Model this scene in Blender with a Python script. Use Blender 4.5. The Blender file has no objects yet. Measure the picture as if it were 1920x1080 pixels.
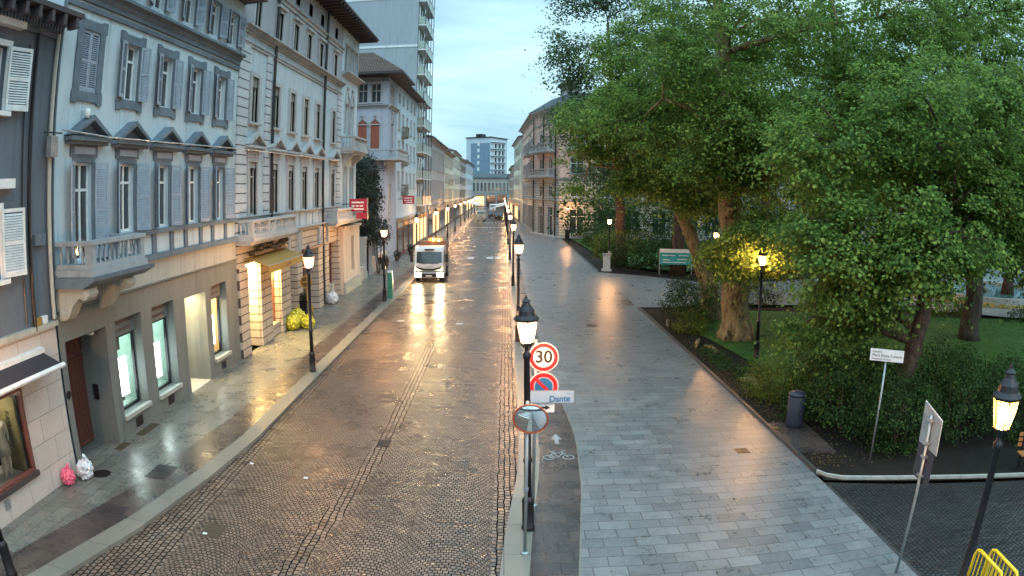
import bpy, bmesh, math, random
import numpy as np
from mathutils import Vector, Matrix, noise
random.seed(7); R = np.random.default_rng(11)
pi = math.pi
col = bpy.context.scene.collection
scene = bpy.context.scene

# ------------------------------------------------------------------ materials
class G:
    """small node-graph helper"""
    def __init__(s, name):
        s.m = bpy.data.materials.new(name); s.m.use_nodes = True
        s.nt = s.m.node_tree; s.b = s.nt.nodes['Principled BSDF']; s.out = s.nt.nodes['Material Output']
    def n(s, t, **k):
        nd = s.nt.nodes.new(t)
        for a, v in k.items(): setattr(nd, a, v)
        return nd
    def put(s, sock, v):
        if hasattr(v, 'is_output') or isinstance(v, bpy.types.NodeSocket): s.nt.links.new(v, sock)
        else: sock.default_value = v
    def m_(s, op, a, b=None, c=None, clamp=False):
        nd = s.n('ShaderNodeMath', operation=op, use_clamp=clamp)
        s.put(nd.inputs[0], a)
        if b is not None: s.put(nd.inputs[1], b)
        if c is not None: s.put(nd.inputs[2], c)
        return nd.outputs[0]
    def pos(s, obj=False):
        if obj: return s.n('ShaderNodeTexCoord').outputs['Object']
        return s.n('ShaderNodeNewGeometry').outputs['Position']
    def sep(s, v):
        nd = s.n('ShaderNodeSeparateXYZ'); s.put(nd.inputs[0], v); return nd.outputs
    def comb(s, x, y, z=0.0):
        nd = s.n('ShaderNodeCombineXYZ')
        s.put(nd.inputs[0], x); s.put(nd.inputs[1], y); s.put(nd.inputs[2], z); return nd.outputs[0]
    def scale(s, v, sc):
        nd = s.n('ShaderNodeVectorMath', operation='MULTIPLY'); s.put(nd.inputs[0], v); nd.inputs[1].default_value = sc; return nd.outputs[0]
    def noise(s, v, sc, det=3, rough=.6, dist=0.0):
        nd = s.n('ShaderNodeTexNoise'); s.put(nd.inputs['Vector'], v)
        nd.inputs['Scale'].default_value = sc; nd.inputs['Detail'].default_value = det
        nd.inputs['Roughness'].default_value = rough; nd.inputs['Distortion'].default_value = dist
        return nd.outputs['Fac'], nd.outputs['Color']
    def ramp(s, f, stops):
        nd = s.n('ShaderNodeValToRGB'); s.put(nd.inputs[0], f); cr = nd.color_ramp
        while len(cr.elements) < len(stops): cr.elements.new(.5)
        for e, (p, c) in zip(cr.elements, stops):
            e.position = p; e.color = (*c, 1) if len(c) == 3 else c
        return nd.outputs[0]
    def mix(s, f, a, b, mode='MIX'):
        nd = s.n('ShaderNodeMix', data_type='RGBA', blend_type=mode)
        s.put(nd.inputs[0], f); 
        for i, v in ((6, a), (7, b)):
            if isinstance(v, tuple): nd.inputs[i].default_value = (*v[:3], 1)
            else: s.put(nd.inputs[i], v)
        return nd.outputs[2]
    def bump(s, h, strength=.3, dist=.02):
        nd = s.n('ShaderNodeBump'); nd.inputs['Strength'].default_value = strength; nd.inputs['Distance'].default_value = dist
        s.put(nd.inputs['Height'], h); s.put(s.b.inputs['Normal'], nd.outputs[0]); return nd.outputs[0]
    def fin(s, col=None, rough=None, metal=None, spec=None):
        if col is not None: s.put(s.b.inputs['Base Color'], (*col, 1) if isinstance(col, tuple) and len(col) == 3 else col)
        if rough is not None: s.put(s.b.inputs['Roughness'], rough)
        if metal is not None: s.b.inputs['Metallic'].default_value = metal
        if spec is not None: s.b.inputs['Specular IOR Level'].default_value = spec
        return s.m

def mul(c, k): return tuple(min(1, x * k) for x in c)

def plaster(name, c, stain=.25, rough=.85, streak=True, bump=.15):
    g = G(name); p = g.pos()
    n1, _ = g.noise(p, .35, 5, .65); n2, _ = g.noise(p, 3.5, 5, .7)
    st, _ = g.noise(g.scale(p, (2.2, 2.2, .18)), 1.0, 4, .6)
    f = g.m_('ADD', g.m_('MULTIPLY', n1, .5), g.m_('MULTIPLY', n2, .3))
    if streak:
        f = g.m_('ADD', f, g.m_('MULTIPLY', st, .5)); f = g.m_('SUBTRACT', f, .08)
    f = g.m_('MULTIPLY', f, .9)
    cc = g.ramp(f, [(.28, mul(c, 1 - stain * 1.3)), (.5, c), (.75, mul(c, 1 + stain * .35))])
    if streak:
        s3_, _ = g.noise(g.scale(p, (5, 5, .3)), 1.0, 4, .7); dk = g.ramp(s3_, [(.52, (1, 1, 1)), (.72, (.72, .73, .74))]); cc = g.mix(1.0, cc, dk, 'MULTIPLY')
    g.bump(g.m_('ADD', n2, g.m_('MULTIPLY', g.noise(p, 40, 2)[0], .3)), bump, .02)
    return g.fin(cc, rough, spec=.25)

def blocks(name, c1, c2, mortar, bw, bh, axis='yz', rough=.7, off=.5, msize=.02, bumpd=.01, wet=0.0, nstr=.5):
    """stone blocks / slabs with brick bond in a world plane"""
    g = G(name); p = g.pos(); X = g.sep(p)
    a = {'yz': (X[1], X[2]), 'xz': (X[0], X[2]), 'xy': (X[0], X[1]), 'yx': (X[1], X[0])}[axis]
    v = g.comb(a[0], a[1])
    br = g.n('ShaderNodeTexBrick', offset=off); g.put(br.inputs['Vector'], v)
    br.inputs['Color1'].default_value = (*c1, 1); br.inputs['Color2'].default_value = (*c2, 1)
    br.inputs['Mortar'].default_value = (*mortar, 1); br.inputs['Scale'].default_value = 1
    br.inputs['Mortar Size'].default_value = msize; br.inputs['Mortar Smooth'].default_value = .3
    br.inputs['Brick Width'].default_value = bw; br.inputs['Row Height'].default_value = bh
    n1, _ = g.noise(p, 1.3, 5, .7); n2, _ = g.noise(p, 9, 5, .75)
    k = g.m_('ADD', g.m_('MULTIPLY', n1, nstr * 1.2), g.m_('MULTIPLY', n2, nstr))
    k = g.m_('ADD', k, 1 - nstr * 1.1)
    cc = g.mix(1.0, br.outputs['Color'], g.comb(k, k, k), 'MULTIPLY')
    h = g.m_('SUBTRACT', g.m_('MULTIPLY', n2, .5), g.m_('MULTIPLY', br.outputs['Fac'], 1.0))
    g.bump(h, .6, bumpd)
    if wet > 0:
        r = g.ramp(n1, [(.35, (rough - wet,) * 3), (.62, (rough,) * 3)])
        r = g.m_('ADD', r, g.m_('MULTIPLY', g.m_('SUBTRACT', n2, .5), .25), clamp=True)
    else: r = rough
    return g.fin(cc, r, spec=.5 if wet else .3)

def simple(name, c, rough=.5, metal=0.0, var=.15, sc=6, bump=0.0, spec=.5):
    g = G(name); p = g.pos(True)
    n, _ = g.noise(p, sc, 4, .65)
    cc = g.ramp(n, [(.3, mul(c, 1 - var)), (.7, mul(c, 1 + var))])
    if bump: g.bump(n, bump, .01)
    return g.fin(cc, rough, metal, spec)

def emit(name, c, strength):
    g = G(name); g.b.inputs['Base Color'].default_value = (*mul(c, .8), 1)
    g.b.inputs['Emission Color'].default_value = (*c, 1); g.b.inputs['Emission Strength'].default_value = strength
    g.b.inputs['Roughness'].default_value = .4
    return g.m

def leafmat(name, dark, mid, light, trans=.35, rough=.6):
    g = G(name)
    rnd = g.n('ShaderNodeNewGeometry').outputs['Random Per Island']
    n, _ = g.noise(g.pos(), .45, 3, .6)
    f = g.m_('ADD', g.m_('MULTIPLY', rnd, .7), g.m_('MULTIPLY', n, .45))
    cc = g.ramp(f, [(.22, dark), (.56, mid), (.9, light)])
    g.fin(cc, rough, spec=.12)
    tr = g.n('ShaderNodeBsdfTranslucent'); g.put(tr.inputs[0], g.mix(.5, cc, mul(light, 1.2)))
    mx = g.n('ShaderNodeMixShader'); mx.inputs[0].default_value = trans
    g.nt.links.new(g.b.outputs[0], mx.inputs[1]); g.nt.links.new(tr.outputs[0], mx.inputs[2])
    g.nt.links.new(mx.outputs[0], g.out.inputs[0])
    return g.m

def barkmat(name, c1, c2, c3, sc=3.0):
    g = G(name); p = g.pos()
    v, _ = g.noise(g.scale(p, (1, 1, .45)), sc, 5, .7, .6)
    n2, _ = g.noise(g.scale(p, (1, 1, .35)), sc * 5, 4, .7)
    f = g.m_('ADD', g.m_('MULTIPLY', v, .7), g.m_('MULTIPLY', n2, .3))
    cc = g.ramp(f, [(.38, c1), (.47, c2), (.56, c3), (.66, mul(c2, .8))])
    g.bump(f, 1.0, .12)
    return g.fin(cc, .8, spec=.2)

def glassmat(name, tint=(.9, .95, .95), refl=.12):
    g = G(name)
    tr = g.n('ShaderNodeBsdfTransparent'); tr.inputs[0].default_value = (*tint, 1)
    gl = g.n('ShaderNodeBsdfGlossy'); gl.inputs['Roughness'].default_value = .03
    fr = g.n('ShaderNodeFresnel'); fr.inputs[0].default_value = 1.45
    mx = g.n('ShaderNodeMixShader'); g.put(mx.inputs[0], g.m_('ADD', fr.outputs[0], refl * .4, clamp=True))
    g.nt.links.new(tr.outputs[0], mx.inputs[1]); g.nt.links.new(gl.outputs[0], mx.inputs[2]); g.nt.links.new(mx.outputs[0], g.out.inputs[0])
    return g.m

def glowglass(name, c, e):
    g = G(name); tr = g.n('ShaderNodeBsdfTransparent'); em = g.n('ShaderNodeEmission'); em.inputs[0].default_value = (*c, 1); em.inputs[1].default_value = e
    ad = g.n('ShaderNodeAddShader'); g.nt.links.new(tr.outputs[0], ad.inputs[0]); g.nt.links.new(em.outputs[0], ad.inputs[1]); g.nt.links.new(ad.outputs[0], g.out.inputs[0]); return g.m
def cobbles(name, c1, c2, s=.106, dark=(.012, .01, .009)):
    g = G(name); p = g.pos(); X = g.sep(p)
    _, nc = g.noise(p, 2.3, 2); jc = g.sep(nc)
    x = g.m_('ADD', X[0], g.m_('MULTIPLY', g.m_('SUBTRACT', jc[0], .5), .12))
    y = g.m_('ADD', X[1], g.m_('MULTIPLY', g.m_('SUBTRACT', jc[1], .5), .12))
    W = 1.5; Rr = .86
    xc = g.m_('ADD', x, 100 * W + .3)
    fl = g.m_('FLOOR', g.m_('DIVIDE', xc, W))
    u = g.m_('SUBTRACT', g.m_('SUBTRACT', xc, g.m_('MULTIPLY', fl, W)), W / 2)
    a = g.m_('ARCSINE', g.m_('DIVIDE', u, Rr))
    al = g.m_('MULTIPLY', a, Rr)
    yy = g.m_('SUBTRACT', y, g.m_('MULTIPLY', g.m_('COSINE', a), Rr))
    yy = g.m_('ADD', yy, g.m_('MULTIPLY', g.m_('MODULO', fl, 2), .055))
    # straight rows: centre channel and edges
    bend = g.m_('MAXIMUM', g.m_('SUBTRACT', 20.0, X[1]), 0.0); bend = g.m_('MULTIPLY', g.m_('MULTIPLY', bend, bend), .0076)
    ctr = g.m_('LESS_THAN', g.m_('ABSOLUTE', g.m_('ADD', g.m_('ADD', X[0], bend), 3.1)), .22)
    e1 = g.m_('GREATER_THAN', X[0], -.22); e2 = g.m_('LESS_THAN', X[0], -6.22)
    msk = g.m_('MAXIMUM', ctr, g.m_('MAXIMUM', e1, e2))
    sv = g.comb(g.m_('DIVIDE', y, s * 1.35), g.m_('DIVIDE', x, s * 1.35))
    av = g.comb(g.m_('DIVIDE', al, s), g.m_('DIVIDE', yy, s))
    v = g.mix(msk, av, sv)
    br = g.n('ShaderNodeTexBrick', offset=.5); g.put(br.inputs['Vector'], v)
    br.inputs['Scale'].default_value = 1; br.inputs['Brick Width'].default_value = 1.0; br.inputs['Row Height'].default_value = .92
    br.inputs['Mortar Size'].default_value = .105; br.inputs['Mortar Smooth'].default_value = .3
    br.inputs['Color1'].default_value = (*c1, 1); br.inputs['Color2'].default_value = (*c2, 1); br.inputs['Mortar'].default_value = (*dark, 1)
    n1, _ = g.noise(p, .5, 4, .7); n2, _ = g.noise(p, 14, 4, .7)
    k = g.m_('ADD', g.m_('MULTIPLY', n2, .5), g.m_('ADD', g.m_('MULTIPLY', n1, .9), .3))
    cc = g.mix(1.0, br.outputs['Color'], g.comb(k, k, k), 'MULTIPLY')
    h = g.m_('SUBTRACT', g.m_('MULTIPLY', n2, .35), br.outputs['Fac'])
    h = g.m_('ADD', h, g.m_('MULTIPLY', g.noise(g.scale(p, (.55, 1.25, 1)), 3.0, 3, .6)[0], 2.6))
    g.bump(h, 1.0, .022)
    r = g.ramp(n1, [(.35, (.22,) * 3), (.7, (.38,) * 3)])
    g.put(g.b.inputs['Specular IOR Level'], g.m_('MULTIPLY', g.m_('SUBTRACT', 1.0, br.outputs['Fac']), .42))
    r = g.m_('ADD', r, g.m_('MULTIPLY', br.outputs['Fac'], .6), clamp=True)
    return g.fin(cc, r)

M = dict(
    b2wall=plaster('pale_blue_plaster', (.43, .525, .58), .2), b1wall=plaster('slate_plaster', (.115, .14, .17), .22),
    trim=plaster('blue_grey_stone_trim', (.17, .225, .28), .35, streak=False), cream=plaster('cream_plaster', (.37, .375, .34), .15),
    bank=plaster('grey_stone_cladding', (.15, .165, .16), .18, .6), b3wall=plaster('palazzo_plaster', (.40, .48, .54), .3),
    b3trim=plaster('palazzo_stone', (.36, .38, .40), .4), balc=plaster('weathered_balcony_stone', (.27, .31, .34), .4), deco=plaster('painted_frieze_plaster', (.33, .34, .37), .5),
    rust=blocks('rusticated_piers', (.45, .40, .34), (.36, .32, .28), (.07, .06, .05), 3.0, .34, 'yz', .75, msize=.025, bumpd=.03),
    quoin=blocks('quoin_blocks', (.44, .48, .52), (.38, .42, .46), (.10, .11, .12), 5.0, .38, 'yz', .8, msize=.03, bumpd=.03),
    beige=blocks('beige_slab_cladding', (.50, .46, .43), (.45, .42, .40), (.2, .18, .17), .95, .6, 'yz', .55, msize=.008, nstr=.25),
    white=simple('white_painted_wood', (.62, .66, .68), .5), shut=simple('grey_blue_shutter_paint', (.24, .29, .36), .55),
    shutw=simple('pale_shutter_paint', (.55, .6, .62), .55), dark=simple('black_metal', (.015, .015, .02), .35, .3),
    iron=simple('dark_lamp_metal', (.035, .03, .035), .35, .6), winglass=simple('dark_window_glass', (.035, .042, .05), .08, 0, .5, .6, spec=1.0),
    tile=blocks('clay_roof_tiles', (.16, .085, .06), (.10, .06, .05), (.02, .015, .015), .22, .3, 'xy', .8, msize=.04, bumpd=.04),
    slate=plaster('slate_roof', (.10, .11, .13), .3, streak=False), soffit=simple('timber_eaves', (.05, .04, .045), .7, sc=3),
    ivorystone=plaster('wing_beige_plaster', (.55, .47, .40), .15), violet=plaster('violet_grey_plaster', (.36, .40, .48), .25),
    redbrown=simple('red_brown_shutter', (.26, .075, .045), .6), maroon=simple('maroon_door_wood', (.14, .05, .045), .5),
    towergrey=plaster('tower_grey_render', (.33, .38, .43), .1), towerband=plaster('tower_white_band', (.68, .74, .76), .06),
    balpanel=simple('balcony_glass_panel', (.34, .42, .38), .35), olive=plaster('olive_grey_plaster', (.20, .21, .19), .15),
    b5wall=plaster('light_blue_render', (.47, .56, .62), .15), grn=plaster('pale_green_render', (.60, .64, .55), .15),
    farg=plaster('grey_stone_facade', (.40, .41, .42), .25), pink=plaster('pink_beige_plaster', (.60, .42, .36), .15),
    r1stone=blocks('rusticated_warm_stone', (.50, .45, .37), (.42, .38, .32), (.13, .11, .09), 1.2, .36, 'xz', .75, msize=.035, bumpd=.04),
    r1grey=blocks('rusticated_grey_stone', (.33, .38, .42), (.28, .33, .37), (.09, .10, .11), 2.2, .36, 'xz', .75, msize=.035, bumpd=.04),
    blueglass=simple('blue_curtain_wall', (.17, .25, .35), .25, 0, .25, 1.5), bluew=plaster('bluish_white_render', (.52, .60, .68), .1),
    paver=blocks('plaza_pavers', (.17, .178, .188), (.12, .126, .138), (.045, .047, .05), .62, .37, 'xy', .43, msize=.009, bumpd=.02, wet=.17, nstr=.85),
    walkp=blocks('sidewalk_slabs', (.17, .165, .15), (.11, .11, .10), (.04, .037, .033), .8, .42, 'yx', .38, msize=.010, bumpd=.010, wet=.16, nstr=.65),
    strip=blocks('dark_porphyry_slabs', (.085, .062, .055), (.045, .036, .038), (.02, .017, .017), .5, .42, 'xy', .36, msize=.008, bumpd=.006, wet=.14, nstr=.6),
    kerb=blocks('pale_kerb_stone', (.21, .19, .16), (.175, .16, .14), (.1, .09, .08), 3.0, 1.25, 'xy', .45, off=0, msize=.012, bumpd=.006, wet=.1, nstr=.35),
    cobble=cobbles('wet_porphyry_setts', (.225, .155, .118), (.115, .082, .068)),
    cobbled=cobbles('dark_basalt_setts', (.045, .043, .045), (.032, .031, .034), .085, (.02, .02, .021)),
    soil=plaster('damp_soil', (.022, .016, .012), .5, .9, False, .8), kw=simple('white_kerb', (.36, .36, .34), .5, var=.2),
    dkerb=simple('dark_edging_stone', (.05, .045, .045), .5), fmark=simple('faded_road_paint', (.3, .3, .31), .55, var=.35, sc=25), mark=simple('white_road_paint', (.6, .6, .58), .5, var=.3, sc=25),
    yellow=simple('yellow_enamel', (.78, .55, .02), .3), red=simple('red_enamel', (.5, .012, .02), .4), rwhite=simple('white_enamel', (.75, .76, .78), .35, var=.05),
    blue=simple('blue_enamel', (.02, .12, .3), .4), galv=simple('galvanised_steel', (.33, .36, .38), .4, .6), blk=simple('black_paint', (.01, .01, .01), .5),
    plateb=simple('pale_blue_plate', (.33, .44, .56), .4, var=.04), sred=simple('red_signboard', (.33, .02, .05), .45, sc=2), cyan=simple('teal_board_print', (.02, .33, .36), .45, var=.4, sc=3),
    skin=simple('mannequin_cream', (.55, .5, .42), .5), coat=simple('cream_dress_cloth', (.42, .38, .3), .9), cloth=simple('dark_cloth', (.02, .02, .03), .9),
    rubber=simple('black_rubber', (.015, .015, .015), .8), tpaint=simple('white_truck_paint', (.62, .62, .64), .3, var=.04), tbox=simple('tipper_body_paint', (.16, .10, .075), .5),
    orange=simple('orange_wood_slats', (.4, .16, .05), .6), binm=simple('dark_blue_bin', (.03, .035, .06), .45), binw=simple('light_stone_bin', (.45, .47, .47), .6),
    green=simple('green_column_paint', (.05, .24, .17), .4), awy=simple('yellow_awning_canvas', (.28, .17, .035), .7, bump=.2), awn=simple('white_awning_canvas', (.7, .7, .68), .8),
    glass=glassmat('clear_shop_glass'), mirror=simple('mirror_surface', (.85, .87, .9), .03, 1.0, .02, 1), gwall=simple('teal_shop_interior', (.42, .52, .47), .7),
    ywall=simple('warm_shop_interior', (.5, .38, .2), .7), darkint=simple('dark_interior', (.02, .018, .016), .9),
    owood=simple('orange_timber_panel', (.45, .17, .05), .5, sc=2), brz=simple('bronze_patina', (.1, .075, .05), .6, .5),
    plastic=simple('translucent_plastic', (.55, .57, .62), .25, var=.5, sc=8), pinkp=simple('pink_plastic', (.75, .13, .22), .3, var=.35, sc=9), yelp=simple('yellow_plastic', (.42, .40, .03), .3, var=.3, sc=7),
    lampg=glowglass('lit_lamp_glass', (1.0, .45, .18), 1.2), lampo=glowglass('lit_amber_lamp_glass', (1.0, .42, .07), 2.2), bulb=emit('lamp_bulb', (1.0, .48, .18), 680), bulbo=emit('amber_lamp_bulb', (1.0, .38, .07), 600), screen=emit('lit_white_screen', (.9, 1.0, .97), 5), dimL=emit('dim_display_light', (1.0, .88, .7), 9), shopl=emit('shop_ceiling_light', (1.0, .72, .28), 95),
    tealL=emit('cool_display_light', (.68, 1.0, .86), 4.5), warmL=emit('warm_wall_light', (1.0, .78, .42), 26), head=emit('headlight', (1.0, .80, .42), 160), beacb=emit('amber_beacon_glow', (1.0, .11, .01), 3.4), beac=emit('amber_beacon', (1.0, .36, .05), 350),
    ylit=emit('lit_yellow_shelves', (1.0, .58, .08), 1.0), wlit=emit('lit_white_counter', (1.0, .85, .6), .7),
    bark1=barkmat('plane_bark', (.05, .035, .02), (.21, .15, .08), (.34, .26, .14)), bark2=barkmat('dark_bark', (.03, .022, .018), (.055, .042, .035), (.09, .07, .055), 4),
    bark3=barkmat('brown_bark', (.045, .028, .02), (.085, .055, .04), (.14, .1, .08), 4),
    leafA=leafmat('plane_leaf', (.024, .058, .016), (.09, .165, .036), (.29, .40, .095), .45),
    leafB=leafmat('far_leaf', (.045, .08, .045), (.085, .14, .07), (.14, .20, .10), .4),
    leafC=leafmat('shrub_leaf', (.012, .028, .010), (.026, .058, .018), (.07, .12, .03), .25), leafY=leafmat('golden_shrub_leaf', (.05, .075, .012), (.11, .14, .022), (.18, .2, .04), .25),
    ivy=leafmat('dark_evergreen_leaf', (.012, .018, .014), (.025, .034, .026), (.06, .075, .06), .12), flow=leafmat('yellow_flowers', (.3, .2, .01), (.6, .42, .02), (.7, .55, .03), .2),
    pool=simple('pool_water', (.10, .22, .25), .05, 0, .3, 1), path=plaster('park_path_gravel', (.30, .31, .30), .2, .7, False),
)
M['dred'] = simple('dark_red_wood', (.12, .045, .028), .45)
M['litterm'] = leafmat('dry_leaf', (.04, .025, .012), (.09, .055, .025), (.16, .11, .05), .1)
M['osign'] = simple('dull_ochre_panel', (.2, .17, .07), .6)
def lawnmat():
    g = G('lawn_grass'); p = g.pos(); n1, _ = g.noise(p, .6, 4, .7); n2, _ = g.noise(p, 25, 4, .8)
    f = g.m_('ADD', g.m_('MULTIPLY', n1, .5), g.m_('MULTIPLY', n2, .5))
    g.bump(n2, .9, .05); return g.fin(g.ramp(f, [(.3, (.03, .075, .015)), (.5, (.06, .14, .028)), (.7, (.10, .20, .045))]), .7, spec=.2)
M['lawn'] = lawnmat()

# ------------------------------------------------------------------ object helpers
def tag(o, label=None, cat=None, group=None, kind=None):
    if label: o['label'] = label
    if cat: o['category'] = cat
    if group: o['group'] = group
    if kind: o['kind'] = kind
    return o
def empty(name, loc=(0, 0, 0), label=None, cat=None, group=None, kind=None):
    o = bpy.data.objects.new(name, None); o.location = loc; o.empty_display_size = .2; col.objects.link(o)
    return tag(o, label, cat, group, kind)
def rootloc(o):
    while o.parent: o = o.parent
    return Vector(o.location)

class Fr:
    """facade frame: s along the wall, z up, d outwards"""
    def __init__(s, o, u, n): s.o = o; s.u = u; s.n = n
    def __call__(s, a, z, d=0.0): return (s.o[0] + s.u[0] * a + s.n[0] * d, s.o[1] + s.u[1] * a + s.n[1] * d, z)
LF = Fr((-10.4, 0), (0, 1), (1, 0))
def fr_between(a, b, out_left=True):
    dx, dy = b[0] - a[0], b[1] - a[1]; L = math.hypot(dx, dy); u = (dx / L, dy / L)
    return Fr(a, u, (-u[1], u[0]) if out_left else (u[1], -u[0])), L

class MB:
    def __init__(s): s.v = []; s.f = []
    def add(s, v, f): b = len(s.v); s.v += [tuple(q) for q in v]; s.f += [tuple(b + i for i in q) for q in f]; return s
    def box8(s, p): return s.add(p, [(0, 1, 2, 3), (4, 7, 6, 5), (0, 4, 5, 1), (1, 5, 6, 2), (2, 6, 7, 3), (3, 7, 4, 0)])
    def box(s, x0, x1, y0, y1, z0, z1): return s.box8([(x0, y0, z0), (x0, y1, z0), (x1, y1, z0), (x1, y0, z0), (x0, y0, z1), (x0, y1, z1), (x1, y1, z1), (x1, y0, z1)])
    def fb(s, F, a, b, z0, z1, d0, d1): return s.box8([F(a, z0, d0), F(b, z0, d0), F(b, z0, d1), F(a, z0, d1), F(a, z1, d0), F(b, z1, d0), F(b, z1, d1), F(a, z1, d1)])
    def prism(s, F, pts, d0, d1):
        n = len(pts); return s.add([F(a, z, d0) for a, z in pts] + [F(a, z, d1) for a, z in pts],
            [tuple(range(n)), tuple(range(2 * n - 1, n - 1, -1))] + [(i, (i + 1) % n, n + (i + 1) % n, n + i) for i in range(n)])
    def extr(s, F, prof, a, b):
        """profile in (d,z) swept along s"""
        n = len(prof); return s.add([F(a, z, d) for d, z in prof] + [F(b, z, d) for d, z in prof],
            [tuple(range(n)), tuple(range(2 * n - 1, n - 1, -1))] + [(i, (i + 1) % n, n + (i + 1) % n, n + i) for i in range(n)])
    def slab(s, pts, z0, z1):
        n = len(pts); return s.add([(x, y, z0) for x, y in pts] + [(x, y, z1) for x, y in pts],
            [tuple(range(n - 1, -1, -1)), tuple(range(n, 2 * n))] + [(i, (i + 1) % n, n + (i + 1) % n, n + i) for i in range(n)])
    def tube(s, P, r, n=8, cap=True):
        P = [Vector(p) for p in P]; r = r if isinstance(r, (list, tuple)) else [r] * len(P); b = len(s.v); up = None
        for i, p in enumerate(P):
            t = (P[min(i + 1, len(P) - 1)] - P[max(i - 1, 0)]).normalized()
            if up is None: up = Vector((0, 0, 1)) if abs(t.z) < .9 else Vector((1, 0, 0))
            x = t.cross(up).normalized(); y = x.cross(t).normalized(); up = y
            for k in range(n):
                a = 2 * pi * k / n; s.v.append(tuple(p + x * math.cos(a) * r[i] + y * math.sin(a) * r[i]))
        for i in range(len(P) - 1):
            for k in range(n): s.f.append((b + i * n + k, b + i * n + (k + 1) % n, b + (i + 1) * n + (k + 1) % n, b + (i + 1) * n + k))
        if cap:
            s.f.append(tuple(b + k for k in range(n - 1, -1, -1))); s.f.append(tuple(b + (len(P) - 1) * n + k for k in range(n)))
        return s
    def lathe(s, c, prof, n=12, rot=0.0):
        b = len(s.v)
        for r, z in prof:
            for k in range(n): a = 2 * pi * k / n + rot; s.v.append((c[0] + r * math.cos(a), c[1] + r * math.sin(a), c[2] + z))
        for i in range(len(prof) - 1):
            for k in range(n): s.f.append((b + i * n + k, b + i * n + (k + 1) % n, b + (i + 1) * n + (k + 1) % n, b + (i + 1) * n + k))
        s.f.append(tuple(b + k for k in range(n - 1, -1, -1))); s.f.append(tuple(b + (len(prof) - 1) * n + k for k in range(n)))
        return s
    def wall(s, F, a0, a1, z0, z1, holes=(), depth=.3, d=0.0):
        S = sorted({a0, a1} | {h[0] for h in holes} | {h[1] for h in holes}); Z = sorted({z0, z1} | {h[2] for h in holes} | {h[3] for h in holes})
        S = [q for q in S if a0 <= q <= a1]; Z = [q for q in Z if z0 <= q <= z1]
        for i in range(len(S) - 1):
            for j in range(len(Z) - 1):
                a, b, c, e = S[i], S[i + 1], Z[j], Z[j + 1]; ma, mz = (a + b) / 2, (c + e) / 2
                if any(h[0] < ma < h[1] and h[2] < mz < h[3] for h in holes): continue
                s.add([F(a, c, d), F(b, c, d), F(b, e, d), F(a, e, d)], [(0, 1, 2, 3)])
        for h in holes:
            a, b, c, e = h[:4]; dp = d - (h[4] if len(h) > 4 else depth)
            for q in ((((a, c), (b, c)),) if c > .02 else ()) + (((b, c), (b, e)), ((b, e), (a, e)), ((a, e), (a, c))):
                s.add([F(*q[0], d), F(*q[1], d), F(*q[1], dp), F(*q[0], dp)], [(0, 1, 2, 3)])
        return s
    def weld(s):
        key = {}; idx = []; nv = []
        for p in s.v:
            k = tuple(round(q, 4) for q in p)
            if k not in key: key[k] = len(nv); nv.append(p)
            idx.append(key[k])
        s.v = nv; s.f = [f for f in (tuple(dict.fromkeys(idx[i] for i in f)) for f in s.f) if len(f) > 2]
    def split(s, name, mat, parent=None):
        """one object per connected piece"""
        par = list(range(len(s.v)))
        def find(a):
            while par[a] != a: par[a] = par[par[a]]; a = par[a]
            return a
        for f in s.f:
            for i in f[1:]: par[find(i)] = find(f[0])
        gr = {}
        for f in s.f: gr.setdefault(find(f[0]), []).append(f)
        out = []
        for fs in gr.values():
            m = MB(); mp = {}
            for f in fs:
                for i in f:
                    if i not in mp: mp[i] = len(m.v); m.v.append(s.v[i])
                m.f.append(tuple(mp[i] for i in f))
            out.append(m.build(name, mat, parent))
        return out
    def build(s, name, mat, parent=None, smooth=False, bevel=0.0):
        if 'wall' in name or 'front' in name: s.weld()
        o_ = rootloc(parent) if parent else Vector((0, 0, 0))
        me = bpy.data.meshes.new(name); me.from_pydata([(x - o_.x, y - o_.y, z - o_.z) for x, y, z in s.v], [], s.f)
        me.materials.append(M[mat] if isinstance(mat, str) else mat)
        if smooth: me.polygons.foreach_set('use_smooth', [True] * len(me.polygons))
        me.update(); o = bpy.data.objects.new(name, me); col.objects.link(o)
        if parent: o.parent = parent
        if bevel: b = o.modifiers.new('b', 'BEVEL'); b.width = bevel; b.segments = 2; b.limit_method = 'ANGLE'
        return o

def copy_tree(o, parent=None):
    c = o.copy(); col.objects.link(c); c.parent = parent
    for ch in list(o.children): copy_tree(ch, c)
    return c
def text(body, size, mat, parent, mtx, name='lettering', ext=.003, align='CENTER'):
    cu = bpy.data.curves.new(name, 'FONT'); cu.body = body; cu.size = size; cu.extrude = ext; cu.align_x = align; cu.align_y = 'CENTER'
    cu.materials.append(M[mat]); o = bpy.data.objects.new(name, cu); col.objects.link(o)
    if parent: o.parent = parent; mtx = Matrix.Translation(-rootloc(parent)) @ mtx
    o.matrix_basis = mtx; return o
def face_mtx(loc, u, n):
    """x along u (horizontal), y up, z along n"""
    u = Vector((u[0], u[1], 0)).normalized(); n = Vector((n[0], n[1], 0)).normalized()
    m = Matrix((u, Vector((0, 0, 1)), n)).transposed().to_4x4(); m.translation = Vector(loc); return m
def ground_sheet(name, pts, z, mat, label=None, thick=None):
    mb = MB()
    if thick: mb.slab(pts, z - thick, z)
    else: mb.add([(x, y, z) for x, y in pts], [tuple(range(len(pts)))])
    return tag(mb.build(name, mat), kind='structure', label=label)
def ribbon(A, B):  # polygon between two polylines
    return list(A) + list(reversed(B))

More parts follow.
